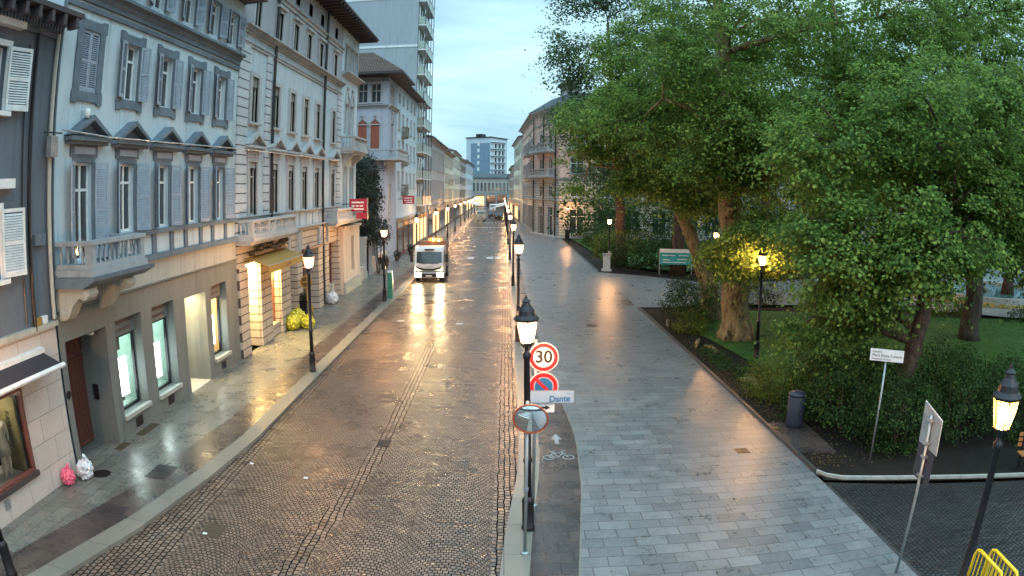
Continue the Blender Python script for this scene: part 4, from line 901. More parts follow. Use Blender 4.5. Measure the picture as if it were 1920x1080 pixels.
# ------------------------------------------------------------------ right side corner building
b = bld('turret_building', (10, 108, 0), 'pink-beige corner building with balconies, rusticated ground floor and slate mansard with small turret')
P0, P1, P2, P3, P4 = (3.2, 140), (4.3, 108), (7.3, 97.3), (40, 97.3), (40, 118)
Fa, La = fr_between(P1, P0, True); Fb, Lb = fr_between(P1, P2, False); Fc, Lc = fr_between(P2, P3, False)
ZT = 18.2
def face(F, L, sp, n, first, ww, gdoors, gmat, name):
    H = [(first + sp * i - ww / 2, first + sp * i + ww / 2, z, z + hh) for i in range(n) for z, hh in ((5.7, 1.5), (8.9, 2.2), (12.6, 2.2))]
    MB().wall(F, 0, L, 8.3, ZT, [h for h in H if h[2] > 8]).build('wall', 'pink', b); MB().wall(F, 0, L, 0, 8.3, [h for h in H if h[2] < 8] + gdoors, d=.04).build('stone_wall', gmat, b)
    for h in H: win(F, b, *h, .16, .1, 'b3trim', 'white', transom=.65)
    for h in gdoors:
        o = win(F, b, *h, .1, .12, 'b3trim', 'white', sill=False, dep=.22, transom=.7)
    cornice(F, b, 0, L, 17.6, .7, .9, 'b3trim'); cornice(F, b, 0, L, 7.9, .35, .35, 'b3trim', 'string_course'); cornice(F, b, 0, L, 4.9, .35, .45, 'r1grey', 'string_course'); cornice(F, b, 0, L, 16.0, .2, .15, 'b3trim', 'string_course')
face(Fa, La, 3.2, 9, 2, 1.1, [(2 + 3.2 * i - .8, 2 + 3.2 * i + .8, .4, 4.0) for i in range(9)], 'r1grey', 'a')
face(Fb, Lb, 4.2, 2, 3.4, 1.25, [(2.2, 4.2, .1, 4.2), (6.6, 9.0, .1, 4.2)], 'r1grey', 'b')
face(Fc, Lc, 3.9, 8, 2.4, 1.7, [(2.4 + 3.9 * i - 1.0, 2.4 + 3.9 * i + 1.0, .6, 4.0) for i in range(8)], 'r1stone', 'c')
for F, a, e, z, o_ in ((Fb, 1.2, 9.8, 12.2, 1.3), (Fb, 1.2, 9.8, 8.6, 1.4), (Fa, 3, 10, 8.6, 1.2), (Fa, 3, 10, 12.2, 1.2), (Fc, 1.0, 4.0, 12.2, .9)):
    balcony(F, b, a, e, z, z + 1.0, o_, 'b3trim', .3, .06)
MB().slab([P1, P2, P3, P4, P0], ZT, ZT + .2).build('attic_floor', 'slate', b)
m = MB(); o5 = [(3.0, 141), (3.4, 107.6), (7.0, 96.3), (41, 96.3), (41, 119)]; i5 = [(6.5, 136), (7.0, 110), (9.3, 101.3), (37, 101.3), (37, 115)]
m.add([(x, y, ZT + .2) for x, y in o5] + [(x, y, ZT + 2.7) for x, y in i5], [(i, (i + 1) % 5, 5 + (i + 1) % 5, 5 + i) for i in range(5)] + [(5, 6, 7, 8, 9)]); m.build('mansard_roof', 'slate', b)
m = MB(); m.lathe((9.2, 104.5, ZT + 1.6), [(1.3, 0), (1.25, 2.3)], 8); tu = m.build('turret', 'farg', b); MB().lathe((9.2, 104.5, ZT + 3.9), [(1.9, 0), (1.7, .25), (.05, 1.5)], 8).build('turret_roof', 'tile', tu)
for s in (-.1, 4.75, 9.9): downpipe(Fb, b, max(.1, s), .2, 17.5, .2, 'dark', .09)
m = MB(); m.fb(Fc, -.2, Lc, .0, .25, 0, .9); m.fb(Fb, 0, Lb, 0, .18, 0, .7); m.build('steps', 'farg', b)
o = MB(); o.fb(Fc, .1, .32, 3.75, 3.95, .05, .5); tag(o.build('wall_lamp_arm', 'dark'), 'short dark bracket on the warm rusticated corner', 'bracket')
row_house('white_house', 'pale green-white house with stacked corner balconies beyond the pink corner building', (2.9, 141), (1.9, 172), 17.2, 12, 'grn', 'farg', 'slate', 4, 8, True, GR, shops=4, seed=12, balc=((1, 1), (2, 1), (3, 1)))
row_house('grey_house', 'grey house with bracketed balconies, second beyond the pink corner building', (1.9, 172.3), (1.2, 210), 12.4, 12, 'farg', 'cream', 'tile', 3, 9, True, GR, shops=5, seed=13, balc=((0, 2), (1, 2)))
row_house('grey_house', 'bluish last house of the right row before the street end', (1.2, 210.3), (.9, 275), 11.0, 12, 'b5wall', 'farg', 'slate', 2, 14, True, GR, shops=7, seed=14)
row_house('stone_house', 'pale stone house glimpsed between the park trees', (38, 92), (62, 86), 12.0, 12, 'farg', 'cream', 'tile', 3, 6, False, None, shops=0, seed=15)
row_house('stone_house', 'long pale house far behind the fountain at the park edge', (66, 84), (100, 58), 11.0, 12, 'b5wall', 'cream', 'tile', 2, 9, False, None, shops=0, seed=16)
# distant roofscape beyond, left of street hidden; white awnings
for i, (x, y, l, la) in enumerate(((-9.2, 186, 26, 'long white market awning along the far left pavement'), (.0, 176, 20, 'white shop awning along the far right pavement'), (-.3, 150, 9, 'short white awning over a doorway on the right beyond the pink corner building'))):
    o = empty('shop_canopy', (x, y, 0), la, 'awning'); s = 1 if x < -5 else -1
    m = MB(); q = Fr((x, y - l / 2), (1, 0), (0, 1)); m.prism(q, [(0, 3.5), (2.4 * s, 2.9), (2.4 * s, 2.8), (0, 3.35)], 0, l); m.build('canvas', 'awn', o)
    m = MB()
    for k in range(5): yy = y - l / 2 + l * k / 4; m.tube([(x + 2.35 * s, yy, 0), (x + 2.35 * s, yy, 2.85)], .05, 6)
    m.split('post', 'galv', o)

for x, y, z, la in ((-14, 112, 15.4, 'thin rooftop aerial on the grey classical facade'), (-15, 150, 16, 'thin rooftop aerial on the taller greenish house'), (-15, 190, 15.8, 'thin rooftop aerial on the grey shuttered house')):
    o = empty('roof_aerial', (x, y, z), la, 'aerial'); MB().tube([(x, y, z - .6), (x, y, z + 2.2)], .03, 5).build('mast', 'dark', o); m = MB()
    for k in range(5): m.tube([(x - .5 + .06 * k, y, z + 1.2 + .2 * k), (x + .5 - .06 * k, y, z + 1.2 + .2 * k)], .015, 4)
    m.build('rods', 'dark', o)
# ------------------------------------------------------------------ vegetation
def mesh_np(name, V, nper, mat, parent):
    """V: (N,nper,3) separate polygons"""
    N = len(V); me = bpy.data.meshes.new(name)
    me.vertices.add(N * nper); me.vertices.foreach_set('co', V.reshape(-1).astype(np.float32))
    me.loops.add(N * nper); me.loops.foreach_set('vertex_index', np.arange(N * nper, dtype=np.int32))
    me.polygons.add(N); me.polygons.foreach_set('loop_start', np.arange(0, N * nper, nper, dtype=np.int32))
    try: me.polygons.foreach_set('loop_total', np.full(N, nper, dtype=np.int32))
    except Exception: pass
    me.update(calc_edges=True); me.materials.append(M[mat]); o = bpy.data.objects.new(name, me); col.objects.link(o)
    if parent: o.parent = parent
    return o
LOB = np.array([(0, -.5), (.2, -.26), (.5, -.12), (.27, .1), (.3, .34), (0, .5), (-.3, .34), (-.27, .1), (-.5, -.12), (-.2, -.26)])
DIA = np.array([(0, -.5), (.3, -.05), (0, .5), (-.3, -.05)])
def leaves(P, Nrm, size, tmpl, jit=.45):
    N = len(P); n = Nrm + R.normal(0, jit, (N, 3)); n /= np.linalg.norm(n, axis=1, keepdims=True) + 1e-9
    r = R.normal(0, 1, (N, 3)); x = np.cross(n, r); x /= np.linalg.norm(x, axis=1, keepdims=True) + 1e-9; y = np.cross(n, x)
    s = size * R.uniform(.65, 1.25, (N, 1, 1)); t = tmpl
    V = P[:, None, :] + s * (t[None, :, 0:1] * x[:, None, :] + t[None, :, 1:2] * y[:, None, :] - (.35 * np.abs(t[None, :, 0:1]) + .25 * t[None, :, 1:2] ** 2) * n[:, None, :])
    return V
def pn(P, f=1.0, ph=0.0):
    x, y, z = P[:, 0] * f + ph, P[:, 1] * f + ph * 1.7, P[:, 2] * f - ph
    return (np.sin(x * 1.3 + 1.7 * np.sin(y * .9 + z)) + np.sin(y * 1.7 + 1.3 * np.sin(z * 1.1 + x * .7)) + np.sin(z * 2.1 + 1.1 * np.sin(x * 1.3 - y))) / 3
def cluster_pts(lobes, gap=-.25, f=.55, ph=0.0, lo=.35):
    out = []; ow = []
    for c, r, n in lobes:
        d = R.normal(0, 1, (n, 3)); d /= np.linalg.norm(d, axis=1, keepdims=True)
        k = lo + (1 - lo) * R.random((n, 1)) ** .55
        k *= 1 + .16 * pn(d * 3, 1, ph + c[0])[:, None]
        p = np.array(c) + d * k * np.array(r); keep = pn(p, f, ph) > gap
        out.append(p[keep]); ow.append(d[keep])
    return np.concatenate(out), np.concatenate(ow)
def tree(name, label, group, base, trunk, lobes, bark, leaf, nleaf, lsize, csize=.55, tmpl=DIA, gap=-.3, ph=0.0, f=.55, branches=60, flare=1.5, extra=None, floor=2.0, up=.8):
    o = empty(name, base, label, 'tree', group); L = Vector(base)
    t = MB(); P = [Vector(q[:3]) for q in trunk]; rr = [q[3] for q in trunk]
    # densify + wobble
    PP = []; RR = []
    for i in range(len(P) - 1):
        for k in range(5):
            a = k / 5; q = P[i].lerp(P[i + 1], a); w = .12 * rr[i] * 2
            PP.append(q + Vector((noise.noise(q * .9), noise.noise(q * .9 + Vector((9, 0, 0))), 0)) * w); RR.append(rr[i] * (1 - a) + rr[i + 1] * a)
    PP.append(P[-1]); RR.append(rr[-1]); RR[0] *= flare; RR[1] *= 1 + (flare - 1) * .3; t.tube(PP, RR, 16)
    C, D = cluster_pts(lobes, gap, f, ph); ok = C[:, 2] > floor; C, D = C[ok], D[ok]
    limbs = []
    for c, r, n in lobes:
        c = Vector(c); h = [q for q in PP if q.z < c.z - .2] or PP; s = h[int(len(h) * .8)] if len(h) > 2 else h[-1]; s = min(PP, key=lambda q: (q - c).length + abs(q.z - (c.z - r[2] * .6)) * .8)
        pts = []; k = 8
        for i in range(k + 1):
            a = i / k; q = s.lerp(c, a) + Vector((noise.noise(c + Vector((a * 3, 0, 0))), noise.noise(c + Vector((0, a * 3, 5))), .5 * math.sin(a * pi) * .6)) * (.6 * math.sin(a * pi)); pts.append(q)
        r0 = max(.05, RR[min(range(len(PP)), key=lambda j: (PP[j] - s).length)] * .55)
        t.tube(pts, [r0 * (1 - .75 * i / k) for i in range(k + 1)], 8); limbs += [(q, r0 * (1 - .75 * i / k)) for i, q in enumerate(pts)]
    for ci in R.choice(len(C), min(branches, len(C)), replace=False):
        c = Vector(C[ci]); q, r = min(limbs, key=lambda s: (s[0] - c).length); m = q.lerp(c, .5) + Vector((0, 0, .12 * (c - q).length))
        t.tube([q, q.lerp(m, .6), m, m.lerp(c, .5), c], [min(r, .09), min(r, .06), .035, .022, .01], 5)
    if extra: extra(t)
    t.build('trunk', bark, o, True)
    per = max(1, nleaf // len(C)); ctr = np.repeat(C, per, 0); dd = np.repeat(D, per, 0)
    off = R.normal(0, 1, (len(ctr), 3)) * np.array([csize, csize, csize * .34]); sc = np.repeat(R.uniform(.6, 1.3, (len(C), 1)), per, 0); off *= sc
    off[:, 2] -= .25 * (off[:, 0] ** 2 + off[:, 1] ** 2) / max(csize, .1)
    Pn = ctr + off; nn = dd * .55 + np.array([0, 0, up]) + off * .25
    V = leaves(Pn, nn, lsize, tmpl) - np.array(base)
    mesh_np('crown', V, len(tmpl), leaf, o); return o
def bush(name, label, c, r, n, size, leaf, group=None, tmpl=DIA, stems=5, cat='shrub', up=.4, gap=-.45):
    o = empty(name, (c[0], c[1], 0), label, cat, group)
    C, D = cluster_pts([((c[0], c[1], c[2]), r, max(40, n // 22))], gap, 1.6, c[0], .45); C[:, 2] = np.maximum(C[:, 2], .08)
    per = 24; ctr = np.repeat(C, per, 0); dd = np.repeat(D, per, 0); P_ = ctr + R.normal(0, 1, (len(ctr), 3)) * np.array([.16, .16, .11]) * (size / .09) ** .5
    P_[:, 2] = np.maximum(P_[:, 2], .03)
    V = leaves(P_, dd * .7 + np.array([0, 0, up]), size, tmpl, .5) - np.array([c[0], c[1], 0]); mesh_np('foliage', V, len(tmpl), leaf, o)
    m = MB()
    for i in range(stems): a = 2 * pi * i / stems; m.tube([(c[0] + .08 * math.cos(a), c[1] + .08 * math.sin(a), -.05), (c[0] + r[0] * .5 * math.cos(a), c[1] + r[1] * .5 * math.sin(a), c[2] + r[2] * .2)], [.03, .012], 5)
    m.build('stem', 'bark3', o); return o

GT = 'large trees of the park'
def t1extra(t):  # root flare buttresses
    for a in range(9):
        an = a * .7 + .3; l = R.uniform(.8, 1.1); t.tube([(10.5 + .5 * math.cos(an), 30.2 + .5 * math.sin(an), 1.0), (10.5 + .72 * math.cos(an), 30.2 + .72 * math.sin(an), .3), (10.5 + l * 1.05 * math.cos(an), 30.2 + l * 1.05 * math.sin(an), -.08)], [.12, .16, .07], 8)
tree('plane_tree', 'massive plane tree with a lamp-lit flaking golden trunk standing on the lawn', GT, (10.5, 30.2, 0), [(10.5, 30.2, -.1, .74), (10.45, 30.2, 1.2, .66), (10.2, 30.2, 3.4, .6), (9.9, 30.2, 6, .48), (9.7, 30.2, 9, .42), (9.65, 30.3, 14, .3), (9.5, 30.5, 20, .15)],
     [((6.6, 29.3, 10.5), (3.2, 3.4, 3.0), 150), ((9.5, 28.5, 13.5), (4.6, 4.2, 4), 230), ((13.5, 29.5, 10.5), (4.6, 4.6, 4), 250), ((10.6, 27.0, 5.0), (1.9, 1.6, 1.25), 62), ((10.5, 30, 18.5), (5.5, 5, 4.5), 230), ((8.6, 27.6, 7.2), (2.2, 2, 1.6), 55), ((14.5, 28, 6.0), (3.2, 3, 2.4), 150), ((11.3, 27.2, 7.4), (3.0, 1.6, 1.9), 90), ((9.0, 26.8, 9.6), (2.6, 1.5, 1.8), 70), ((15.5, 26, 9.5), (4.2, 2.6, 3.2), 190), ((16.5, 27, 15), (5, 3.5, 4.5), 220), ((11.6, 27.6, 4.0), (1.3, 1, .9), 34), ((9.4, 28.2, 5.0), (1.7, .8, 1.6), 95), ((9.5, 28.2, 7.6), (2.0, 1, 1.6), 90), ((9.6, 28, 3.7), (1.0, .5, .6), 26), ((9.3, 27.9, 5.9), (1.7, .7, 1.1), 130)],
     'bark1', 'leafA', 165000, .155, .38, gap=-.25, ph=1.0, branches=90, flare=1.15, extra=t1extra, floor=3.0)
tree('plane_tree', 'leaning pale plane tree reaching out over the plaza, left of the lit golden trunk', GT, (10.7, 35.4, 0), [(10.7, 35.4, -.1, .55), (10.6, 35.4, 1.5, .45), (10.0, 35.5, 3.2, .38), (9.2, 35.6, 5.0, .33), (8.3, 35.8, 7.0, .28), (7.8, 36, 9.5, .18), (7.4, 36, 13, .08)],
     [((5.6, 35.5, 10.2), (3.0, 3.2, 2.6), 190), ((8.4, 34.6, 8.6), (3.4, 2.8, 2.0), 170), ((7.6, 35.6, 13.2), (3.6, 3.6, 3.2), 210), ((4.3, 36.5, 7.8), (1.9, 2.2, 1.3), 70), ((9.6, 34, 6.6), (2.2, 1.8, 1.0), 70), ((6.6, 35.5, 7.4), (2.4, 1.8, 1.2), 80), ((10.8, 35.2, 10.8), (3.0, 3, 2.6), 140)],
     'bark1', 'leafA', 80000, .17, .35, gap=-.2, ph=2.2, branches=80, flare=1.3, floor=5.2)
tree('plane_tree', 'nearest park tree, its brown trunk rising from the hedge behind the white name plate', GT, (12.1, 17.8, 0), [(12.05, 17.8, -.1, .38), (12.1, 17.8, 1.4, .33), (12.6, 17.8, 3.1, .27), (12.7, 17.9, 4.2, .25), (12.9, 18, 5.6, .2), (13.2, 18, 8.5, .12)],
     [((10.0, 17.6, 5.2), (2.5, 2.2, 2.0), 130), ((12.8, 16.8, 6.6), (3.2, 2.4, 1.9), 170), ((15.8, 17.8, 6.6), (3.0, 2.6, 1.9), 140), ((9.9, 18.8, 3.4), (1.7, 1.6, 1.0), 80), ((11.6, 20.4, 3.4), (2.2, 1.8, 1.0), 90), ((13.5, 18.5, 9), (4, 3.4, 2.6), 190), ((11.2, 15.9, 5.2), (1.6, 1.4, 1.0), 50), ((17.5, 17.0, 5.6), (2.4, 2, 1.2), 70), ((16.8, 18.4, 9.4), (3.6, 2.6, 2.4), 130), ((10.2, 19, 7.8), (2.8, 2.2, 2), 100), ((9.0, 18.6, 3.1), (1.3, 1.3, .8), 45)],
     'bark3', 'leafA', 130000, .118, .32, LOB, gap=-.25, ph=3.1, f=.8, branches=130, flare=1.3, floor=2.3, extra=lambda t: [t.tube(p, r, 9) for p, r in (([(12.65, 17.8, 4), (11.9, 17.6, 4.6), (11.0, 17.4, 5.4), (10.2, 17.3, 6.4)], [.2, .15, .1, .04]), ([(12.8, 17.9, 5), (14.2, 17.6, 5.6), (15.6, 17.5, 6.6)], [.17, .12, .05]), ([(12.8, 17.9, 5.4), (12.4, 18.2, 7), (11.8, 18.4, 8.6)], [.15, .1, .04]))])
tree('plane_tree', 'tall dark-trunked tree behind the lawn at the right edge, sky showing through its top', GT, (23.6, 28.4, 0), [(23.6, 28.4, -.1, .62), (23.6, 28.4, 2.5, .52), (23.5, 28.4, 5, .48), (23.2, 28.4, 9, .42), (21.9, 28, 13, .3), (20.9, 28, 18, .16)],
     [((18.6, 27.5, 12.5), (4.4, 4, 3.4), 150), ((25, 26.5, 11), (4.6, 4, 3), 170), ((22.5, 28, 17.5), (5.5, 5, 3.6), 150), ((21.5, 25.5, 8.2), (4.6, 3, 2.2), 150), ((28.5, 27, 14), (4.2, 3.6, 3.4), 150), ((26, 27.5, 17.5), (4.5, 4, 3), 120), ((27.5, 25, 7.6), (3.6, 3, 1.9), 90), ((19, 24, 11), (4, 3, 3.4), 160), ((24.5, 23.5, 9.5), (4, 3, 2.6), 140)],
     'bark2', 'leafA', 85000, .18, .38, gap=-.12, ph=4.6, branches=150, flare=1.15, floor=4.6)
tree('broadleaf_tree', 'tall grey-green tree at the far left of the park, thin against the sky', GT, (10.2, 62, 0), [(10.2, 62, -.1, .5), (10, 62, 6, .4), (9.4, 62, 12, .28), (9, 62, 22, .12)],
     [((5.6, 61, 20), (2.4, 3, 5.0), 130), ((8.2, 61, 25), (4.2, 3.4, 3.6), 140), ((12.6, 60, 19), (4.4, 3.8, 5), 190), ((8.6, 60, 15), (4.2, 3.4, 4.5), 200), ((6.0, 60.5, 12.5), (2.4, 2.8, 3.4), 110), ((10, 59.5, 9.0), (4.0, 3, 2.4), 130)],
     'bark2', 'leafB', 30000, .27, .75, gap=-.12, ph=6.0, f=.5, branches=120, floor=5.5)
BG = [(15.5, 46, 20, 6.3, 'leafA', 'mid-green tree standing behind the leaning pale plane'), (14, 56, 27, 6.2, 'leafB', 'grey-green tree behind the teal information board'), (20, 38, 23, 6.2, 'leafA', 'broad tree right behind the lit golden trunk'),
      (28, 46, 20, 7, 'leafA', 'bushy tree beyond the lawn toward the fountain'), (40, 43, 17, 7, 'leafB', 'far tree behind the fountain'), (24, 62, 24, 7.5, 'leafB', 'dense far tree in the middle of the park'), (35, 70, 22, 8, 'leafB', 'rearmost tree on the right side of the park'), (35, 31, 22, 7.5, 'leafA', 'tree on the far right whose crown leaves the picture'), (30, 36, 25, 6, 'leafA', 'tall tree filling the gap above the lawn behind the dark trunk')]
for i, (x, y, h, r, lf, la) in enumerate(BG):
    c = [((x, y, h * .62), (r, r, h * .27), 330), ((x - r * .5, y - 2, h * .45), (r * .6, r * .6, h * .2), 130), ((x + r * .5, y - 1, h * .5), (r * .6, r * .6, h * .22), 130), ((x, y, h * .85), (r * .65, r * .65, h * .17), 130)]
    tree('broadleaf_tree', la, GT, (x, y, 0), [(x, y, -.1, .5), (x, y, h * .35, .38), (x - .3, y, h * .6, .25), (x - .3, y, h * .9, .08)], c, 'bark2', lf, 15000 if i in (0, 2) else 12000, .3 if lf == 'leafA' else .36, .7, gap=-.1, ph=i * 1.3, branches=60, floor=4.0)
# thin far belt of trees as one mass
o_ = empty('treeline', (60, 100, 0), 'dark continuous belt of foliage closing the far side of the park', 'trees', None, 'stuff')
C, D = cluster_pts([((x, y, 5), (8, 5, 6), 120) for x, y in ((14, 90), (28, 90), (44, 84), (60, 76), (74, 64), (84, 50), (60, 58), (92, 34))], -.5, .4, 2.0, .5)
ctr = np.repeat(C, 14, 0); dd = np.repeat(D, 14, 0); P_ = ctr + R.normal(0, .9, (len(ctr), 3)); P_[:, 2] = np.maximum(P_[:, 2], .1)
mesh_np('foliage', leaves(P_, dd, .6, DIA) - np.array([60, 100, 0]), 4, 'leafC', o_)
# courtyard creeper
bush('creeper_tree', 'dark evergreen tree spilling over the courtyard wall beside the palazzo', (-11.3, 53.6, 6.1), (1.5, 4.6, 3.9), 17000, .2, 'ivy', cat='tree')
C_ = [(-9.9, 54.3, 3.3, .8, 2.6, 1.2)]
for x, y, z, a, e, f_ in C_: bush('climbing_plant', 'overhanging dark creeper tuft above the courtyard gate', (x, y, z), (a, e, f_), 2500, .16, 'ivy', cat='plant')
# shrubs
SH = [('dark rounded shrub at the corner of the park path nearest the plaza', (9.6, 35.2, .9), (1.5, 2.3, 1.35), 5200, .11, 'leafC'),
      ('golden-green low shrub in the bed before the leaning tree', (8.7, 31.9, .35), (.85, 1.1, .62), 2600, .08, 'leafY'),
      ('golden-green shrub bordering the plaza edge, front of the lamp', (8.75, 20.9, .5), (1.0, 1.3, .75), 4200, .075, 'leafY'), ('second golden shrub touching the long dark hedge', (9.9, 19.9, .6), (1.0, 1.0, .8), 3200, .075, 'leafY'),
      ('dark low shrub behind the dark waste bin', (8.9, 18.9, .35), (.8, .9, .5), 2400, .075, 'leafC'),
      ('dark ivy-like ground shrub by the plaza edge in the middle of the bed', (8.3, 26.0, .08), (.35, 2.0, .25), 1800, .08, 'leafC'), ('low leafy tuft among the fallen logs', (8.9, 23.4, .15), (.6, .9, .4), 1600, .09, 'leafC'),
      ('tall dark bush behind the white litter bin', (10.6, 59.5, 1.6), (2.8, 2.2, 1.9), 5200, .15, 'leafC'), ('wide dark bush left of the teal board', (12.6, 58.2, 1.5), (2.6, 2, 1.7), 4600, .15, 'leafC'), ('dark bush behind the teal board', (16.5, 56.5, 1.4), (3.0, 2, 1.7), 4600, .15, 'leafC'),
      ('olive bush beside the far park lamp', (9.7, 65, 1.3), (1.7, 3, 1.7), 4200, .15, 'leafY'), ('dark bush near the warm corner windows', (9.9, 74, 1.3), (1.9, 4, 1.8), 4200, .16, 'leafC'), ('farthest bush next to the warm rusticated corner', (10.6, 86, 1.2), (2.2, 4, 1.6), 3400, .17, 'leafC'),
      ('dark bush right of the teal board under the leaning tree', (20.5, 55.5, 1.3), (3, 2, 1.6), 3600, .15, 'leafC'), ('low shrub row edging the lawn by the fountain path', (26.8, 35.6, .35), (3.6, .6, .5), 3600, .12, 'leafY'), ('dark low shrub row right of the black trunk', (33.5, 32.6, .4), (3.2, .8, .55), 3200, .12, 'leafC'),
      ('dark undergrowth in the deep shade behind the lit trunk', (13.5, 39.2, .7), (3.2, 1.0, 1.0), 3400, .12, 'leafC')]
SH += [('tall dark shrub behind the hedge, left of the nearest tree trunk', (10.6, 20.4, 1.0), (1.6, 1.3, 1.2), 5200, .09, 'leafC'), ('tall dark shrub behind the hedge, right of the nearest tree trunk', (14.6, 19.2, 1.0), (1.9, 1.1, 1.1), 5200, .09, 'leafC'), ('tall dark evergreen mass in front of the stone facade, left of the three', (13.2, 82, 3.4), (3.4, 3, 3.6), 6500, .22, 'leafC'), ('tall dark evergreen mass in front of the stone facade, middle of the three', (19.5, 82, 3.6), (4, 3, 4), 6500, .22, 'leafC'), ('tall dark evergreen mass in front of the stone facade, right of the three', (27, 82, 3.6), (4.5, 3, 4.2), 6500, .22, 'leafC')]
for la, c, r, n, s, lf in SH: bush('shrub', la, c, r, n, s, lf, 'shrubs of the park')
HB = [(9.7, 17.3, .7, 1.3, 1.5, .95), (10.6, 15.4, .75, 1.3, 1.0, 1.0), (12.9, 15.8, .95, 1.5, 1.5, 1.15), (15.2, 15.2, .95, 1.6, 1.6, 1.15), (17.6, 14.6, 1.0, 1.8, 1.7, 1.2), (20.2, 13.8, 1.0, 1.9, 1.8, 1.2), (14.8, 17.2, .7, 2.2, 1.0, .85), (11.4, 18.4, .7, 1.3, 1.2, 1.0), (18.8, 16.4, .8, 2.6, 1.2, .9), (23.4, 15.6, 1.0, 2.6, 2.4, 1.2)]
NM = ['leftmost bush of the dark hedge, behind the navy bin', 'hedge bush just left of the white street sign post', 'hedge bush directly right of the white street sign post', 'middle hedge bush in front of the brown trunk', 'hedge bush left of the lit lantern', 'hedge bush behind the lit lantern and bench', 'rear hedge bush meeting the lawn', 'hedge bush at the foot of the nearest tree', 'rear right hedge bush below the black trunk', 'outermost hedge bush at the right picture edge']
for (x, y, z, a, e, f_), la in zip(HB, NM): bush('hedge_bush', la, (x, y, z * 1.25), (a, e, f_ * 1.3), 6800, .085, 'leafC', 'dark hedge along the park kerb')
# logs
for i, (x, y, l, a, la) in enumerate(((8.35, 29.2, 1.5, 1.2, 'weathered branch lying in the soil near the golden shrub'), (8.6, 27.9, 1.3, 1.7, 'grey fallen branch in the middle of the planting bed'), (8.7, 23.0, 1.6, 1.5, 'split log lying beside the plaza edge'), (8.45, 22.4, 1.3, 1.75, 'shorter split log against the longer one'), (8.0, 33.6, 1.2, 1.3, 'thin root-like branch near the path corner'))):
    m = MB(); m.tube([(x - l / 2 * math.cos(a), y - l / 2 * math.sin(a), .06), (x, y, .1 + .03 * i % 2), (x + l / 2 * math.cos(a), y + l / 2 * math.sin(a), .05)], [.08, .1, .06], 8); tag(m.build('fallen_log', 'bark1'), la, 'log')
# grass tufts (short blades) over the near lawn
n = 26000; x = R.uniform(9.3, 34, n); y = 20 + R.random(n) * 16.5; ok = (y < 37.3 - np.maximum(0, x - 14) * .2) & (y > 20.3 - (x - 9.2) * .22); x, y = x[ok], y[ok]
P_ = np.stack([x, y, np.full(len(x), .05)], 1); nn = R.normal(0, 1, (len(x), 3)); nn[:, 2] = .1
V = leaves(P_, nn, .06, DIA, .1); g_ = mesh_np('grass', V, 4, 'lawn', None); tag(g_, 'short dark green grass blades over the lawn', 'grass', kind='stuff')
# fountain
o = empty('fountain', (38, 45, 0), 'round park fountain basin with a ring of yellow flowers', 'fountain')
m = MB(); ring(m, (38, 45), 6.6, .25, 0, .55, 40); m.build('basin_rim', 'farg', o); MB().lathe((38, 45, 0), [(6.4, .25), (6.4, .3)], 40).build('water', 'pool', o); MB().lathe((38, 45, 0), [(1.2, .3), (.4, .8), (.35, 1.6), (1.4, 1.9), (1.4, 2.0)], 20).build('pedestal', 'dark', o)
tag(ground_sheet('fountain_path', [(38 + 12.5 * math.cos(t), 45 + 12.0 * math.sin(t)) for t in np.linspace(0, 2 * pi, 40)[:-1]], .012, 'path'))
m = MB(); t = R.uniform(0, 2 * pi, 5000); rr_ = R.uniform(7.3, 8.4, 5000); P_ = np.stack([38 + rr_ * np.cos(t), 45 + rr_ * np.sin(t), R.uniform(.05, .3, 5000)], 1)
tag(mesh_np('flower_bed', leaves(P_, np.tile([0, 0, 1.], (5000, 1)), .16, DIA), 4, 'flow', None), 'ring of yellow flowers around the fountain', 'flowers', kind='stuff')

n = 4200; x = 7.6 + R.gamma(1.5, .5, n); y = R.uniform(14.5, 38, n); P_ = np.stack([x, y, np.full(n, .0) + R.uniform(0, .02, n)], 1)
tag(mesh_np('fallen_leaves', leaves(P_, np.tile([0, 0, 1.], (n, 1)), .07, DIA, .25), 4, 'litterm', None), 'brown fallen leaves and twigs over the planting bed soil', 'leaves', kind='stuff')
n = 420; y = R.uniform(9, 60, n); x = np.where(R.random(n) < .6, 7.35 - R.gamma(1, .45, n), R.uniform(-6.2, 7, n)); P_ = np.stack([x, y, np.where(x < .3, -.07, .012)], 1)
tag(mesh_np('fallen_leaves', leaves(P_, np.tile([0, 0, 1.], (n, 1)), .06, DIA, .2), 4, 'litterm', None), 'few scattered leaves on the plaza and road', 'leaves', kind='stuff')
